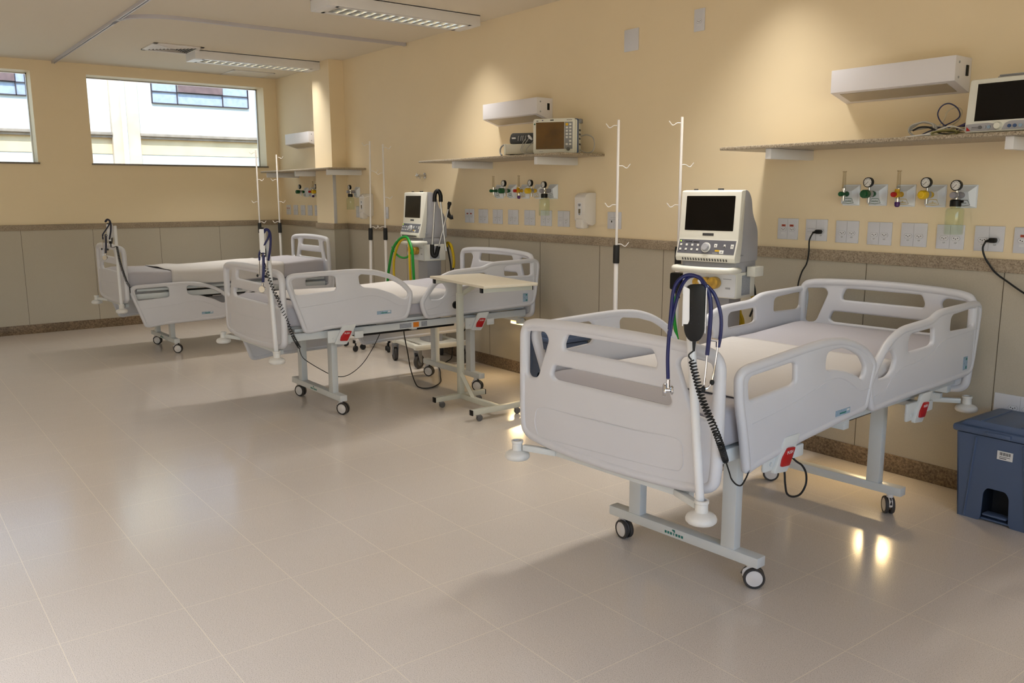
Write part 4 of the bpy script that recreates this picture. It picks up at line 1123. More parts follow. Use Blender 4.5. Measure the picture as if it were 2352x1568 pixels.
iv_stand(-7.460, -.405, 2.00, [(1.97, -1, AZ), (1.72, 1, AZ), (1.48, -1, AZ), (1.19, 1, AZ)], 'white drip stand in front of the soap dispenser by the column', .15, .024)
iv_stand(-7.355, -.270, 1.97, [(1.94, 1, AZ), (1.70, -1, AZ), (1.47, 1, AZ), (1.19, -1, AZ)], 'white drip stand left of the far ventilator, second of its pair', .75, 0.0, .038)
iv_stand(-9.653, -.640, 2.00, [(1.97, -1, AZ), (1.67, 1, AZ), (1.42, -1, AZ), (1.19, 1, AZ)], 'white drip stand behind the farthest bed, in front of the window edge', .1)
iv_stand(-9.551, -.440, 1.95, [(1.92, 1, AZ), (1.67, -1, AZ), (1.42, 1, AZ), (1.19, -1, AZ)], 'white drip stand nearest the window corner, right of its twin', .6, 0.0, .038)

# ------------------------------------------------------------------ ventilators
def ventilator(x, y, rz, label, extra):
    t = thing('ventilator', label, 'medical ventilator', (x, y, 0), rz, 'medical ventilators between the beds')
    W = .185
    side = fillet([(-.172, 1.128), (-.180, 1.150), (-.176, 1.168), (-.148, 1.252), (-.128, 1.512, .008), (-.04, 1.520, .04), (.005, 1.47, .05), (.022, 1.385, .05), (.085, 1.31, .04), (.095, 1.22), (.095, 1.128)], .010, 4)
    MB().prism(side, -W+.012, W-.012, lambda a, b, d: (d, a+.006, b), .004).build('housing', 'vent_side', t)
    fb = fillet([(-.172, 1.128), (-.180, 1.150), (-.176, 1.168), (-.148, 1.252), (-.128, 1.514, .01), (-.083, 1.518), (-.098, 1.25), (-.115, 1.128)], .006, 3)
    MB().prism(fb, -W, W, lambda a, b, d: (d, a, b), .005).build('bezel', 'vent_body', t)
    a = Vector((0, -.148, 1.252)); b = Vector((0, -.128, 1.512)); up = (b-a).normalized(); Ms = frame(a, (1, 0, 0), up)
    def sp(u, v, h): return tuple(Ms @ Vector((u, v, h)))
    L = (b-a).length
    MB().prism(fillet([(-.150, .046), (.150, .046), (.150, L-.026), (-.150, L-.026)], .004, 2), -.002, .0012, sp).build('screen', 'screen_black', t)
    MB().prism([(-.034, .018), (.034, .018), (.034, .032), (-.034, .032)], -.001, .0016, sp).build('name_plate', 'vent_dark', t)
    a2 = Vector((0, -.176, 1.168)); up2 = (a-a2).normalized(); Mp = frame(a2, (1, 0, 0), up2); Lp = (a-a2).length
    def pp(u, v, h): return tuple(Mp @ Vector((u, v, h)))
    pn = MB().prism([(-.176, .004), (.176, .004), (.176, Lp-.006), (-.176, Lp-.006)], -.001, .0012, pp).build('control_panel', 'vent_panel', t)
    for r_, v in ((0, .052), (1, .026)):
        for k in range(4):
            q = MB().use('key_white').box((-.160+.036*k, v, .0018), (.013, .012, .002), .001, mtx=Mp)
            if r_ == 1: q.use('black_plastic').box((-.160+.036*k, .0185, .0012), (.012, .004, .0012), mtx=Mp)
            q.build('key', None, pn)
    for u, v, w, h in ((.058, .052, .018, .020), (.112, .053, .011, .014), (.158, .050, .018, .024), (.100, .017, .026, .020)):
        q = MB().use('key_white').box((u, v, .0018), (w, h, .002), .001, mtx=Mp)
        q.use('vent_panel' if w > .012 else 'black_plastic').box((u, v-(0 if w > .012 else .005), .003), (.006, .006, .0006), mtx=Mp)
        q.build('key', None, pn)
    MB().box((.074, .024, .0014), (.030, .008, .001), mtx=Mp).build('status_strip', 'key_yellow', pn)
    MB().box((.062, .010, .0014), (.032, .005, .001), mtx=Mp).build('printed_line', 'seam_grey', pn)
    MB().sph(pp(-.165, .072, .002), .0035, 10).build('power_light', 'led_green', pn)
    text('panel_text', 'Carmel', .017, 'black_plastic', Mp @ Matrix.Translation((-.143, .071, .0014)), pn, align='LEFT')
    MB().box((-.066, .069, .0014), (.036, .004, .0008), mtx=Mp).build('panel_text_line', 'black_plastic', pn)
    kb = MB().lathe([(0, .020), (.018, .020), (.021, .016), (.023, .002), (.0, .002)], pp(0, .040, 0), Mp.to_3x3() @ Vector((0, 0, 1)), 26)
    kb.build('knob', 'vent_side', pn)
    rg = MB().lathe([(.023, .0012), (.023, .006), (.0275, .006), (.0285, .0012)], pp(0, .040, 0), Mp.to_3x3() @ Vector((0, 0, 1)), 28); rg.build('knob_ring', 'key_white', pn)
    sl = MB()
    for k in range(17): sl.box((-.136+.017*k, -.179, 1.141), (.004, .006, .014), rot=Matrix.Rotation(-.2, 3, 'Y'))
    sl.build('air_slot', 'vent_dark', t)
    MB().cyl((-.13, -.07, 1.515), (-.13, -.07, 1.524), .012, seg=12).cyl((.02, -.06, 1.515), (.02, -.06, 1.526), .016, seg=12).build('top_knob', 'vent_dark', t)
    MB().box((W-.006, -.10, 1.165), (.016, .035, .004)).build('side_latch', 'seam_grey', t)
    # front handle
    hp = [(-.165, -.10, 1.085), (-.178, -.17, 1.088), (-.150, -.215, 1.088), (0, -.238, 1.088), (.150, -.215, 1.088), (.178, -.17, 1.088), (.165, -.10, 1.085)]
    MB().tube(hp, .021, seg=12, smooth=6, flat=.85).build('handle', 'vent_body', t)
    MB().box((0, -.02, 1.10), (.34, .22, .06), .006).build('neck', 'vent_side', t)
    # gas module
    MB().box((0, -.015, 1.000), (.345, .21, .145), .010).build('gas_module', 'vent_body', t)
    MB().prism(fillet([(-.165, .935), (.165, .935), (.165, 1.062), (-.165, 1.062)], .012), .1205, .1225, lambda a_, b_, d: (a_, -d, b_)).build('module_front', 'socket_insert', t)
    vl = MB(); vl.use('gold_valve')
    for u, r_ in ((-.055, .026), (-.01, .030), (.045, .034)): vl.cyl((u, -.120, 1.012), (u, -.165, 1.012), r_, seg=18, bev=.005)
    vl.use('socket_insert').cyl((-.012, -.160, 1.000), (-.012, -.180, 1.000), .018, seg=14).cyl((-.03, -.16, 1.02), (-.03, -.172, 1.02), .010, seg=12)
    vl.use('label_blue').cyl((-.02, -.165, 1.035), (-.02, -.175, 1.035), .008, seg=12)
    vl.build('valve_block', None, t)
    sg = MB().use('seam_grey').box((.115, -.1228, 1.035), (.05, .001, .004)).box((.12, -.1228, .985), (.03, .001, .010)).use('label_teal').cyl((-.140, -.121, 1.03), (-.140, -.126, 1.03), .009, seg=12)
    sg.build('module_mark', None, t)
    MB().box((.1735, -.02, 1.000), (.002, .09, .11)).build('side_label', 'label_grey', t)
    # column and base
    MB().box((0, .015, .56), (.185, .14, .74), .010).build('column', 'vent_side', t)
    bs = MB()
    for s in (-1, 1): bs.box((s*.225, 0, .185), (.045, .52, .045), .006)
    for yv in (-.22, .20): bs.box((0, yv, .185), (.44, .045, .040), .006)
    bs.box((0, .02, .192), (.36, .34, .012), .003)
    bs.build('base_frame', 'vent_body', t)
    cs = extra.get('casters', (.3, -.4, 1.2, .9))
    for (u, v), ang in zip(((-.225, -.235), (.225, -.235), (-.225, .235), (.225, .235)), cs):
        ax = Vector((math.cos(ang), math.sin(ang), 0)); tg = Vector((-ax.y, ax.x, 0)); cc = Vector((u, v, .062))+tg*.022
        k = MB(); Mk = frame(cc, tg, (0, 0, 1))
        k.prism(fillet([(-.045, .10), (.012, .10), (.016, .0), (.0, -.016), (-.018, .0)], .012, 3), -.026, -.018, lambda p, q, d: tuple(Mk @ Vector((p, q, d))))
        k.prism(fillet([(-.045, .10), (.012, .10), (.016, .0), (.0, -.016), (-.018, .0)], .012, 3), .018, .026, lambda p, q, d: tuple(Mk @ Vector((p, q, d))))
        k.box((-.018, .090, 0), (.055, .016, .05), .003, mtx=Mk)
        o = k.build('caster', 'caster_grey', t)
        MB().lathe([(.040, -.016), (.058, -.016), (.062, -.010), (.062, .010), (.058, .016), (.040, .016), (.040, -.016)], cc, ax, 28).build('tyre', 'tyre_grey', o)
        MB().lathe([(0, -.013), (.041, -.013), (.041, .013), (0, .013)], cc, ax, 24).build('hub', 'wheel_grey', o)
    return t
# nearest ventilator
RZ1 = math.radians(9.4)
V1 = ventilator(-3.111, -.478, RZ1, 'white ventilator with black screen beside the nearest bed', {})
def child_tube(root, name, m, pts, r, smooth=6, seg=8):
    Mi = root.matrix_basis.inverted()
    o = MB().tube([Mi @ Vector(p) for p in pts], r, seg=seg, smooth=smooth).build(name, m, root); return o
bpy.context.view_layer.update()
MB().box((.205, .02, 1.075), (.05, .10, .055), .004).build('side_bracket', 'vent_body', V1)
MB().box((-.225, -.09, 1.00), (.075, .05, .10), .012).cyl((-.225, -.09, .95), (-.215, -.09, .90), .012, seg=12).build('hose_clamp', 'black_plastic', V1)
child_tube(V1, 'air_hose', 'hose_yellow', [(-3.03, -.33, 1.03), (-3.015, -.31, .99), (-3.02, -.30, .93), (-3.0, -.31, .88), (-3.02, -.32, .86)], .010)
child_tube(V1, 'air_hose', 'hose_yellow', [(-3.26, -.30, .60), (-3.235, -.30, .73), (-3.20, -.30, .80), (-3.145, -.30, .833), (-3.095, -.30, .80), (-3.075, -.30, .74), (-3.08, -.30, .60)], .012)
child_tube(V1, 'air_hose', 'hose_yellow', [(-3.21, -.28, .60), (-3.195, -.28, .73), (-3.165, -.28, .80), (-3.13, -.28, .825), (-3.11, -.28, .79), (-3.12, -.28, .60)], .010)
child_tube(V1, 'oxygen_hose', 'hose_green', [(-3.43, -.45, .93), (-3.49, -.42, .86), (-3.515, -.40, .76), (-3.49, -.40, .64), (-3.45, -.40, .52)], .011)
child_tube(V1, 'power_lead', 'black_rubber', [(-3.00, -.33, 1.02), (-2.985, -.32, .95), (-2.99, -.31, .88), (-3.02, -.31, .80)], .006)
# far ventilator
V2 = ventilator(-6.475, -.335, math.radians(-5), 'white ventilator with jointed support arm and green hose beside the middle bed', {'casters': (1.4, .5, 1.2, .35)})
bpy.context.view_layer.update()
def hoses():
    g = [(-6.747, -.60, .66), (-6.745, -.60, .72), (-6.705, -.60, .86), (-6.60, -.615, 1.03), (-6.50, -.60, 1.118), (-6.42, -.585, 1.135), (-6.36, -.59, 1.10), (-6.30, -.60, 1.02), (-6.29, -.60, .90), (-6.28, -.60, .74)]
    y = [(-6.60, -.60, .70), (-6.625, -.60, .80), (-6.60, -.605, .95), (-6.53, -.60, 1.07), (-6.46, -.585, 1.122), (-6.40, -.58, 1.115), (-6.36, -.59, 1.05), (-6.345, -.60, .95), (-6.335, -.60, .74)]
    child_tube(V2, 'oxygen_hose', 'hose_green', g, .012)
    child_tube(V2, 'air_hose', 'hose_yellow', y, .011)
    child_tube(V2, 'oxygen_hose', 'hose_green', [(-6.66, -.59, 1.04), (-6.60, -.59, .985), (-6.50, -.59, .955), (-6.40, -.59, .965), (-6.33, -.59, 1.01)], .009)
    child_tube(V2, 'oxygen_hose', 'hose_green', [(-6.45, -.22, .95), (-6.43, -.25, .87), (-6.395, -.30, .80), (-6.37, -.33, .70)], .009)
    child_tube(V2, 'air_hose', 'hose_yellow', [(-6.38, -.20, 1.04), (-6.36, -.20, 1.075), (-6.31, -.20, 1.06), (-6.28, -.20, 1.00), (-6.262, -.20, .92), (-6.27, -.20, .86)], .012)
    for q in ([(-6.38, -.19, 1.055), (-6.36, -.19, .98), (-6.33, -.19, .88), (-6.325, -.19, .80)], [(-6.37, -.18, 1.06), (-6.32, -.18, 1.0), (-6.285, -.18, .92), (-6.31, -.18, .84), (-6.33, -.18, .78)]):
        child_tube(V2, 'power_lead', 'black_rubber', q, .007)
hoses()
Mi = V2.matrix_basis.inverted()
def A(P): return [Mi @ (Vector(p)+Vector((.112, -.070, 0))) for p in P]
for P, r_ in (([(-6.337, -.376, 1.045), (-6.317, -.35, 1.46)], .0085), ([(-6.264, -.281, 1.02), (-6.277, -.298, 1.20), (-6.290, -.315, 1.46)], .0085), ([(-6.308, -.338, 1.027), (-6.248, -.26, 1.381)], .0075)):
    MB().tube(A(P), r_, seg=10).build('support_arm', 'alu', V2)
MB().tube(A([(-6.320, -.354, 1.435), (-6.319, -.352, 1.480), (-6.314, -.346, 1.512), (-6.303, -.331, 1.528), (-6.293, -.319, 1.512), (-6.288, -.312, 1.480), (-6.288, -.312, 1.435)]), .0175, seg=10, smooth=4).build('arm_joint', 'black_plastic', V2)
MB().tube(A([(-6.337, -.376, 1.075), (-6.338, -.376, 1.01), (-6.334, -.372, .985), (-6.325, -.360, .975), (-6.316, -.349, .985), (-6.311, -.343, 1.01), (-6.303, -.333, 1.06)]), .0185, seg=10, smooth=4).build('arm_joint', 'black_plastic', V2)
MB().tube(A([(-6.249, -.261, 1.372), (-6.246, -.257, 1.40), (-6.243, -.254, 1.418), (-6.241, -.251, 1.435)]), [.009, .013, .019, .014], seg=10).build('arm_joint', 'black_plastic', V2)
MB().tube(A([(-6.247, -.258, 1.375), (-6.247, -.258, 1.34), (-6.246, -.256, 1.315), (-6.236, -.244, 1.305), (-6.226, -.231, 1.308)]), [.006, .010, .018, .020, .019], seg=10).build('arm_joint', 'black_plastic', V2)

# ------------------------------------------------------------------ overbed table
t = thing('overbed_table', 'cream overbed table on a white steel stand beside the middle bed', 'overbed table', (-4.985, -1.0, 0))
R9 = math.radians(-7.0)
tp = MB(); Mt = Matrix.Translation((.285, -.010, .93)) @ Matrix.Rotation(R9, 4, 'Z')
tp.box((0, 0, -.009), (.80, .40, .018), .003, mtx=Mt); tp.build('table_top', 'table_top', t)
ru = MB().use('table_steel')
for u in (-.355, .345):
    ru.use('table_steel').box((u, 0, -.034), (.028, .37, .030), .002, mtx=Mt)
    ru.use('black_plastic').box((u, -.187, -.034), (.030, .012, .032), .002, mtx=Mt).box((u, .187, -.034), (.030, .008, .032), .002, mtx=Mt)
ru.use('table_steel').box((0, -.02, -.032), (.68, .03, .026), .002, mtx=Mt)
ru.build('top_rail', None, t)
MB().box((0, 0, .43), (.040, .040, .76), .003).box((0, 0, .83), (.031, .031, .17), .002).build('column', 'table_steel', t)
MB().tube([(0, 0, .785), (.0, .02, .80), (.06, .10, .865), (.09, .14, .885)], .018, seg=4).build('top_brace', 'table_steel', t)
bb = MB().use('table_steel').box((-.0, -.01, .066), (.036, .43, .036), .003).box((.46, -.01, .066), (.036, .43, .036), .003).box((.23, 0, .066), (.44, .036, .036), .003)
bb.build('base', None, t)
ca = MB()
for u in (0, .46):
    for v in (-.227, .207): ca.box((u, v, .066), (.037, .008, .037), .002)
ca.build('end_cap', 'black_plastic', t)
MB().tube([(0, .0, .24), (.16, 0, .075)], .018, seg=4).build('base_brace', 'table_steel', t)
for u in (0, .46):
    for v in (-.17, .15):
        c = MB().use('caster_grey').box((u, v, .043), (.022, .03, .016), .003).use('wheel_grey').cyl((u-.010, v+.008, .022), (u+.010, v+.008, .022), .022, seg=16, bev=.003)
        c.build('caster', None, t)
kn = MB().lathe([(0, 0), (.012, 0), (.012, .018), (.026, .022), (.028, .034), (.022, .042), (0, .042)], (-.018, 0, .72), (-1, -.1, 0), 12); kn.build('clamp_knob', 'black_plastic', t, ang=20)

# ------------------------------------------------------------------ pedal bins
def pedal_bin(x, y, rz, label):
    t = thing('pedal_bin', label, 'bin', (x, y, 0), rz, 'blue pedal bins')
    H = .405
    b = MB()
    wt, wb, dt, db = .188, .165, .155, .135
    out = [(-wb, .0), (-.068, 0), (-.060, .02), (-.056, .14), (-.040, .165), (.040, .165), (.056, .14), (.060, .02), (.068, 0), (wb, 0), (wt, H), (-wt, H)]
    # front wall with the pedal opening
    def wall(poly, yb, yt, sgn, th=.006):
        def f(a, bb, d):
            k = bb/H; return (a, sgn*(yb+(yt-yb)*k)+sgn*d, bb)
        return f
    b.prism(fillet(out, .012, 3), -th_, 0, wall(out, db, dt, -1))
    bk = [(-wb, 0), (wb, 0), (wt, H), (-wt, H)]
    b.prism(bk, -th_, 0, wall(bk, db, dt, 1))
    for s in (-1, 1):
        sd = [(-db, 0), (db, 0), (dt, H), (-dt, H)]
        b.prism(sd, -th_, 0, lambda a, bb, d, s=s: (s*(wb+(wt-wb)*bb/H+d), a, bb))
    # ribs running down the front
    for s in (-1, 1):
        P = [Vector((s*(.100+.035*(1-k)), -(db+(dt-db)*k)-.001, H*k)) for k in (0.02, .5, .98)]
        b.tube(P, .0045, seg=6)
    b.box((0, 0, .012), (2*wb-.01, 2*db-.01, .008))
    b.build('body', 'bin_blue', t)
    iw = MB().box((0, -.02, .09), (.13, .006, .16)).box((-.062, -.075, .09), (.004, .11, .16)).box((.062, -.075, .09), (.004, .11, .16)).box((0, -.075, .165), (.12, .11, .004))
    iw.build('pedal_recess', 'bin_dark', t)
    MB().box((0, -.115, .036), (.105, .055, .010), .004).build('pedal', 'bin_blue', t)
    l = MB(); tb = bmesh.new()
    Wl, Dl = .205, .175
    l.box((0, 0, H+.022), (2*Wl, 2*Dl, .034), .012)
    ld = [(-Wl+.02, 0), (-Wl+.055, .036), (-Wl+.075, .041), (Wl-.075, .041), (Wl-.055, .036), (Wl-.02, 0)]
    l.prism(ld, -Dl+.02, Dl-.01, lambda a, bb, d: (a, d, H+.034+bb*.85), .004)
    for s in (-1, 1): l.box((s*.085, 0, H+.070), (.012, 2*Dl-.05, .005), .002)
    l.box((0, -Dl-.004, H+.022), (.11, .014, .020), .005)
    l.build('lid', 'bin_blue', t)
    st = MB().use('white_mark').box((.028, -.1562, .335), (.066, .002, .040))
    st.use('hole_dark')
    for q in range(12): st.box((.006+.004*q, -.1574, .343), (.0022 if q % 3 else .0012, .0006, .014))
    st.box((.020, -.1574, .322), (.030, .0006, .003)).box((.028, -.1574, .329), (.045, .0006, .002))
    st.build('sticker', None, t)
    return t
th_ = .006
pedal_bin(-1.600, -.205, 0.0, 'blue pedal bin in the right foreground below the headwall')
pedal_bin(-4.865, -.205, 0.0, 'blue pedal bin seen through the footboard of the nearest bed')

# ------------------------------------------------------------------ things on the shelves
t = thing('patient_monitor', 'grey patient monitor with black screen on the nearest shelf', 'patient monitor', (-1.660, -.315, 1.755))
MB().box((0, .012, .117), (.375, .13, .225), .012).build('housing', 'monitor_white', t)
fr = MB().prism(fillet([(-.200, .004), (.200, .004), (.192, .230), (-.192, .230)], .012, 3), .052, .078, lambda a, b, d: (a, -d+.006*(b/.23), b), .004).build('bezel', 'monitor_white', t)
MB().prism([(-.160, .052), (.160, .052), (.157, .210), (-.157, .210)], .074, .0795, lambda a, b, d: (a, -d+.006*(b/.23), b)).build('screen', 'screen_black', t)
cp = MB().prism(fillet([(-.195, .010), (-.06, .010), (-.075, .038), (-.10, .043), (-.195, .040)], .006, 3), .077, .0785, lambda a, b, d: (a, -d, b)).prism(fillet([(-.045, .010), (.190, .010), (.190, .046), (-.01, .046), (-.03, .038)], .006, 3), .077, .0785, lambda a, b, d: (a, -d, b)).build('control_strip', 'vent_side', t)
for u, m in ((-.132, 'wheel_grey'), (-.114, 'seam_grey'), (-.096, 'label_blue'), (-.012, 'monitor_blue'), (.010, 'monitor_blue'), (.032, 'label_blue'), (.054, 'label_blue'), (.076, 'label_blue'), (.10, 'monitor_blue')):
    MB().cyl((u, -.078, .025), (u, -.082, .025), .0075, seg=14).build('button', m, t)
mk = MB().use('red_plastic').prism([(-.190, .012), (-.172, .012), (-.190, .030)], .0786, .0792, lambda a, b, d: (a, -d, b)).use('line_grey').box((-.155, -.0788, .026), (.026, .0006, .003)).box((-.155, -.0788, .020), (.030, .0006, .002))
mk.build('printed_label', None, cp)
MB().lathe([(0, .016), (.013, .016), (.015, .012), (.017, 0), (0, 0)], (-.058, -.077, .028), (0, -1, 0), 22).build('knob', 'monitor_white', t)
MB().box((.02, .02, .238), (.26, .05, .010), .004).box((-.03, .02, .247), (.15, .04, .006), .002).build('carry_handle', 'seam_grey', t)

# heap of cables by that monitor
rnd = random.Random(5)
def cable(name, label, m, pts, r, z0=1.755, smooth=7):
    o = MB().tube([Vector(p) for p in pts], r, seg=7, smooth=smooth).build(name, m)
    return tag(o, label, 'cable', 'cables heaped on the nearest shelf')
zt = 1.755
def coil(cx, cy, rx, rz, n, yy, r, jitter=.004, z=zt):
    P = []
    for k in range(int(n*10)):
        a = 2*PI*k/10; P.append((cx+rx*math.cos(a)+rnd.uniform(-jitter, jitter), cy+yy*k/(n*10)+rnd.uniform(-jitter, jitter), z+r+rz*(1+math.sin(a))+rnd.uniform(0, jitter)))
    return P
cable('monitor_cable', 'grey monitor cable coiled at the left end of the heap', 'cable_grey', coil(-2.105, -.30, .060, .033, 2.6, .03, .0042)+[(-2.03, -.27, zt+.05), (-1.98, -.27, zt+.02), (-1.92, -.26, zt+.03), (-1.87, -.24, zt+.02)], .0042)
cable('monitor_cable', 'thin dark blue cable looping high above the heap', 'cable_blue', [(-2.14, -.27, zt+.004), (-2.08, -.27, zt+.03), (-2.00, -.27, zt+.055), (-1.945, -.27, zt+.085), (-1.955, -.27, zt+.125), (-1.995, -.27, zt+.150), (-2.030, -.27, zt+.140), (-2.045, -.27, zt+.105), (-2.025, -.265, zt+.065), (-1.985, -.26, zt+.04), (-1.94, -.255, zt+.045), (-1.89, -.25, zt+.03), (-1.87, -.24, zt+.03)], .0032)
cable('monitor_cable', 'beige cable looping behind the blue loop of the heap', 'cable_cream', [(-2.20, -.25, zt+.004), (-2.10, -.25, zt+.02), (-2.03, -.25, zt+.07), (-2.01, -.25, zt+.115), (-1.975, -.25, zt+.132), (-1.945, -.25, zt+.115), (-1.955, -.25, zt+.075), (-1.99, -.25, zt+.04), (-1.93, -.25, zt+.015), (-1.88, -.25, zt+.01)], .0034)
cable('monitor_cable', 'cream lead bundle wound at the right end of the heap', 'cable_cream', coil(-1.945, -.29, .052, .016, 3.3, .04, .0034, .005), .0034)
cable('monitor_cable', 'olive grey lead bundle lying along the shelf edge', 'cable_olive', [(p[0], p[1], p[2]) for p in coil(-1.985, -.325, .060, .010, 3.2, .03, .0040, .004)], .0040)
cable('monitor_cable', 'purple lead leaning against the monitor in the heap', 'cable_purple', [(-1.96, -.26, zt+.035), (-1.93, -.25, zt+.05), (-1.90, -.24, zt+.065), (-1.865, -.22, zt+.075), (-1.85, -.21, zt+.05), (-1.87, -.22, zt+.01)], .0075)
cable('monitor_cable', 'white lead stretched along the bottom of the heap', 'white_mark', [(-2.19, -.31, zt+.004), (-2.10, -.315, zt+.008), (-2.02, -.31, zt+.028), (-1.97, -.30, zt+.045), (-1.92, -.29, zt+.03), (-1.89, -.28, zt+.01), (-1.96, -.30, zt+.006), (-2.06, -.32, zt+.012), (-2.16, -.33, zt+.005)], .0036)
cable('monitor_cable', 'short black cable inside the grey coil of the heap', 'black_rubber', [(-2.14, -.305, zt+.035), (-2.11, -.305, zt+.048), (-2.07, -.305, zt+.047), (-2.04, -.305, zt+.035), (-2.0, -.305, zt+.012), (-1.93, -.31, zt+.006)], .0045)

# middle shelf
zs = 1.783
t = thing('patient_monitor', 'cream patient monitor with brown screen and keypad on the middle shelf', 'patient monitor', (-4.845, -.235, zs), math.radians(34))
MB().box((.02, .045, .125), (.290, .135, .240), .012).build('housing', 'monitor_white', t)
MB().box((0.014, .0, .126), (.312, .030, .248), .012).build('edge_band', 'monitor_blue', t)
MB().prism(fillet([(-.162, .002), (.152, .002), (.152, .252), (-.162, .252)], .020, 4), .014, .034, lambda a, b, d: (a, -d, b), .004).build('bezel', 'monitor_white', t)
MB().prism([(-.140, .036), (.072, .036), (.072, .226), (-.140, .226)], .0345, .0352, lambda a, b, d: (a, -d, b)).build('screen', 'screen_brown', t)
MB().prism([(.075, .036), (.134, .036), (.134, .226), (.075, .226)], .0345, .0352, lambda a, b, d: (a, -d, b)).build('keypad', 'monitor_grey', t)
for r_ in range(7):
    for c_ in range(2):
        if r_ == 5 and c_ == 0: continue
        big = (r_, c_) == (0, 0)
        MB().box((.092+.026*c_, -.0358, .208-.0225*r_-(.004 if r_ > 4 else 0)), (.020 if big else .016, .0012, .018 if big else .013), .001).build('key', 'key_yellow' if big else 'key_white', t)
MB().lathe([(0, .014), (.011, .014), (.013, .0), (0, 0)], (.104, -.035, .036), (0, -1, 0), 18).build('knob', 'wheel_grey', t)
mk = MB().use('green_plastic').cyl((-.150, -.0335, .214), (-.150, -.0352, .214), .006, seg=12).use('hole_dark').box((-.13, -.0345, .236), (.016, .001, .004)).box((-.02, -.0345, .240), (.026, .001, .007)).box((.11, -.0345, .239), (.040, .001, .003)).use('seam_grey').box((-.10, -.0345, .020), (.03, .001, .003)).use('cable_purple').box((-.09, -.0345, .240), (.01, .001, .006))
mk.build('printed_label', None, t)
sp = MB().use('monitor_grey').box((.166, .06, .235), (.03, .05, .030), .003).use('vent_dark')
for z in (.17, .14, .11, .07): sp.box((.167, .05, z), (.006, .03, .012))
sp.build('side_connector', None, t)
child_tube(t, 'sensor_cable', 'cable_grey', [(-4.70, -.12, zs+.125), (-4.64, -.12, zs+.132), (-4.575, -.12, zs+.11), (-4.555, -.12, zs+.06), (-4.575, -.12, zs+.015), (-4.64, -.12, zs+.006), (-4.71, -.12, zs+.03)], .0042)
bpy.context.view_layer.update()
t = thing('medical_device', 'small beige box device under the folded cuff on the middle shelf', 'medical device', (-5.205, -.25, zs), math.radians(20))
MB().box((.02, 0, .050), (.27, .15, .075), .006).build('housing', 'device_beige', t)
MB().box((-.122, 0, .050), (.018, .154, .082), .006).build('front_panel', 'monitor_white', t)
MB().lathe([(0, .012), (.014, .012), (.016, 0), (0, 0)], (-.131, -.02, .045), (-1, 0, 0), 16).build('knob', 'black_plastic', t)
MB().box((-.07, -.05, .006), (.03, .03, .013), .003).box((.1, -.05, .006), (.03, .03, .013), .003).box((-.07, .05, .006), (.03, .03, .013), .003).box((.1, .05, .006), (.03, .03, .013), .003).build('foot', 'black_rubber', t)
Mi2 = t.matrix_basis.inverted()
child_tube(t, 'power_lead', 'monitor_grey', [(-5.325, -.31, zs+.075), (-5.36, -.325, zs+.085), (-5.385, -.335, zs+.06), (-5.38, -.34, zs+.025), (-5.355, -.345, zs+.012), (-5.34, -.36, zs+.008)], .006)
bpy.context.view_layer.update()
t = thing('blood_pressure_cuff', 'rolled dark grey blood pressure cuff lying on the beige device', 'blood pressure cuff', (-5.17, -.245, zs+.088), math.radians(20))
cf = MB()
prof = fillet([(-.062, .002), (.062, .002), (.070, .022), (.058, .052), (.03, .066), (-.02, .068), (-.055, .055), (-.070, .022)], .02, 4)
cf.prism(prof, -.115, .125, lambda a, b, d: (d, a*.9, b*1.22+.006*math.sin(d*30)*(b/.07)), 0.0)
cf.build('cuff', 'cuff_grey', t)
ln = MB()
for u in (-.035, -.01, .005, .03): ln.tube([(u, -.071, .022), (u-.004, -.060, .053), (u-.01, -.03, .070), (u-.014, .0, .073)], .0014, seg=5)
ln.box((-.075, -.068, .042), (.035, .004, .012), .002, rot=Matrix.Rotation(.5, 3, 'X'))
ln.build('printed_marks', 'white_mark', t)
cl = MB().tube([(.06, -.075, .055), (.08, -.085, .04), (.10, -.09, .025)], [.008, .011, .006], seg=8); cl.build('hose_connector', 'socket_insert', t)
o = MB()
for q in ([(.035, -.078, .035), (.015, -.085, .0), (.005, -.095, -.05), (.04, -.105, -.075), (.10, -.11, -.080)], [(.075, -.085, .045), (.045, -.095, .0), (.02, -.10, -.04), (.05, -.11, -.078), (.12, -.115, -.082)], [(.11, -.09, .01), (.07, -.10, -.03), (.06, -.105, -.06), (.12, -.112, -.080)]):
    o.tube(q, .0032, seg=6, smooth=5)
o.build('air_line', 'cable_grey', t)

# ------------------------------------------------------------------ leads and plugs on the headwall
def plug_lead(name, label, px, pz, pts, tail_r=.0045):
    t = thing(name, label, 'power lead', (px, -.010, pz), group=None)
    b = MB().box((0, -.022, 0), (.034, .030, .024), .007).cyl((-.012, -.03, -.002), (-.030, -.032, -.006), .008, .005, seg=10); b.build('plug', 'black_plastic', t)
    P = [Vector((-.028, -.032, -.006))]+[Vector((p[0]-px, p[1]+.010, p[2]-pz)) for p in pts]
    MB().tube(P, tail_r, seg=7, smooth=7).build('cord', 'black_rubber', t)
plug_lead('power_lead', 'black power lead plugged in above the gap between ventilator and nearest bed', -2.789, 1.284, [(-2.835, -.045, 1.235), (-2.838, -.04, 1.165), (-2.855, -.03, 1.10), (-2.885, -.03, 1.045), (-2.903, -.03, .961), (-2.875, -.03, .90), (-2.88, -.03, .84), (-2.91, -.03, .74), (-2.93, -.03, .55), (-2.95, -.03, .30)])
plug_lead('power_lead', 'black power lead plugged in at the right picture edge', -1.851, 1.274, [(-1.888, -.045, 1.236), (-1.878, -.04, 1.195), (-1.856, -.03, 1.155), (-1.825, -.03, 1.12), (-1.768, -.03, 1.082), (-1.683, -.03, 1.03), (-1.56, -.03, .97), (-1.40, -.03, .93)])
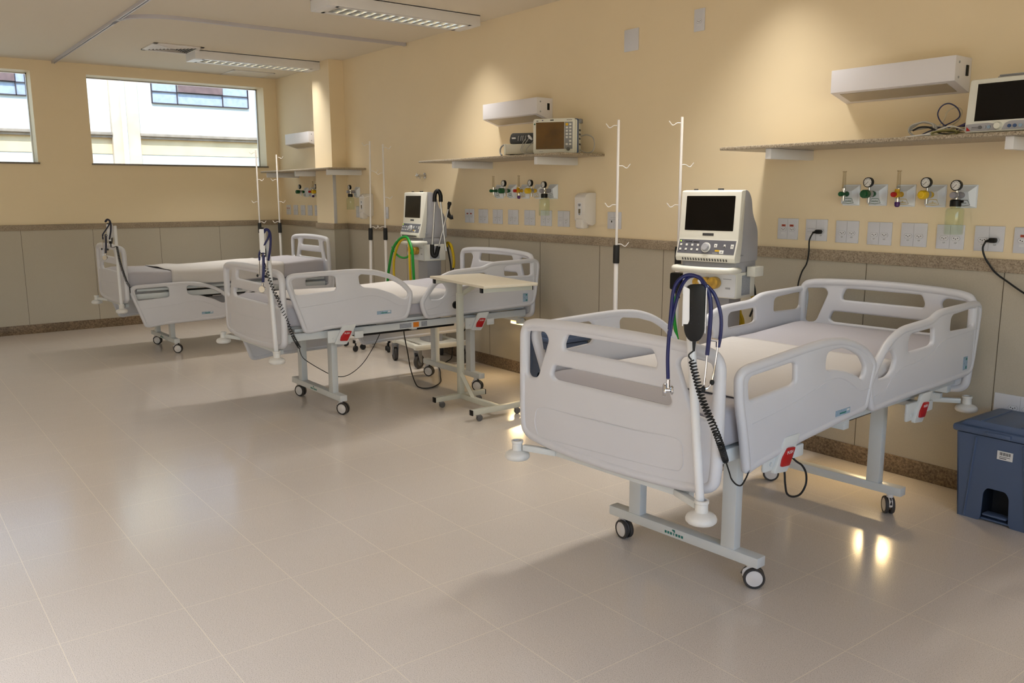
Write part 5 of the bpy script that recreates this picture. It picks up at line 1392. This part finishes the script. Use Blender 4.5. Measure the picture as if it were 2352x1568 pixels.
o = MB().tube([Vector(p) for p in [(-1.93, -1.575, .545), (-1.865, -1.60, .46), (-1.85, -1.606, .40), (-1.85, -1.59, .355), (-1.85, -1.55, .333), (-1.85, -1.50, .333), (-1.85, -1.468, .365), (-1.85, -1.47, .41), (-1.85, -1.50, .45), (-1.86, -1.54, .48), (-1.93, -1.56, .545)]], .0042, seg=7, smooth=7).build('hanging_cable', 'black_rubber')
tag(o, 'black cable loop hanging under the nearest bed', 'cable')
o = MB().tube([Vector(p) for p in [(-5.602, -1.10, .548), (-5.606, -1.10, .451), (-5.63, -1.06, .30), (-5.655, -1.02, .15), (-5.64, -.985, .03), (-5.60, -.965, .006), (-5.555, -.93, .006), (-5.57, -.86, .006), (-5.68, -.73, .006), (-5.87, -.61, .006), (-6.10, -.47, .006), (-6.34, -.36, .006), (-6.50, -.34, .006), (-6.52, -.37, .006), (-6.45, -.40, .006), (-6.36, -.37, .006), (-6.32, -.30, .006), (-6.36, -.22, .010), (-6.40, -.15, .03), (-6.45, -.10, .12), (-6.39, -.06, .22), (-6.30, -.04, .32), (-6.22, -.035, .42), (-6.20, -.03, .55)]], .0045, seg=7, smooth=8).build('power_cable', 'black_rubber')
tag(o, 'black power cable looping over the floor under the middle bed', 'cable')
o = MB().tube([Vector(p) for p in [bedpt(2, .2, .32, .55), bedpt(2, .22, .36, .47), bedpt(2, .24, .46, .42), bedpt(2, .26, .60, .40), bedpt(2, .24, .78, .44), bedpt(2, .22, .88, .54)]], .0045, seg=7, smooth=7).build('hanging_cable', 'black_rubber')
tag(o, 'black cable sagging under the farthest bed', 'cable')

# ------------------------------------------------------------------ daylight, camera
w = bpy.data.worlds.new('World'); SC.world = w; w.use_nodes = True
nt = w.node_tree; bg = nt.nodes['Background']
sky = nt.nodes.new('ShaderNodeTexSky'); sky.sky_type = 'NISHITA'; sky.sun_disc = False; sky.sun_elevation = math.radians(52); sky.sun_rotation = math.radians(100); sky.air_density = 1.2; sky.dust_density = 0.4; sky.ozone_density = 3.0
nt.links.new(sky.outputs['Color'], bg.inputs['Color']); bg.inputs['Strength'].default_value = 0.5
sl = bpy.data.lights.new('sun', 'SUN'); sl.energy = 5.5; sl.angle = math.radians(0.6); sl.color = (1.0, .96, .90)
so = bpy.data.objects.new('sun', sl); COL.objects.link(so)
so.rotation_euler = Vector((-.62, .18, -.76)).to_track_quat('-Z', 'Y').to_euler(); so.location = (0, 0, 12)

pl_ = bpy.data.lights.new('window_portal', 'AREA'); pl_.shape = 'RECTANGLE'; pl_.size = FWY1-FWY0; pl_.size_y = FWZ1-FWZ0; pl_.cycles.is_portal = True
po = bpy.data.objects.new('window_portal', pl_); COL.objects.link(po); po.location = (XF+0.02, (FWY0+FWY1)/2, (FWZ0+FWZ1)/2)
po.rotation_euler = Matrix(((0, 0, 1), (1, 0, 0), (0, 1, 0))).to_euler()
cam = bpy.data.cameras.new('camera'); co = bpy.data.objects.new('camera', cam); COL.objects.link(co)
cam.sensor_width = 36.0; cam.lens = 36.0*1951.139/2352.0; cam.clip_start = .05; cam.clip_end = 200
yaw, pitch, roll = -.919, -.172, -.003
f = Vector((math.sin(yaw)*math.cos(pitch), math.cos(yaw)*math.cos(pitch), math.sin(pitch)))
r0 = Vector((math.cos(yaw), -math.sin(yaw), 0)); u0 = r0.cross(f)
r = r0*math.cos(roll)+u0*math.sin(roll); u = -r0*math.sin(roll)+u0*math.cos(roll)
co.matrix_world = Matrix(((r.x, u.x, -f.x, 0), (r.y, u.y, -f.y, -4.338), (r.z, u.z, -f.z, 1.5), (0, 0, 0, 1)))
SC.camera = co
vs = SC.view_settings
vs.view_transform = 'Standard'; vs.look = 'None'; vs.exposure = 0.0; vs.gamma = 1.0; vs.use_curve_mapping = False
SC.cycles.use_denoising = True
SC.cycles.max_bounces = 8; SC.cycles.diffuse_bounces = 5; SC.cycles.glossy_bounces = 4; SC.cycles.transparent_max_bounces = 12
SC.cycles.sample_clamp_indirect = 6.0
SC.cycles.caustics_reflective = False; SC.cycles.caustics_refractive = False
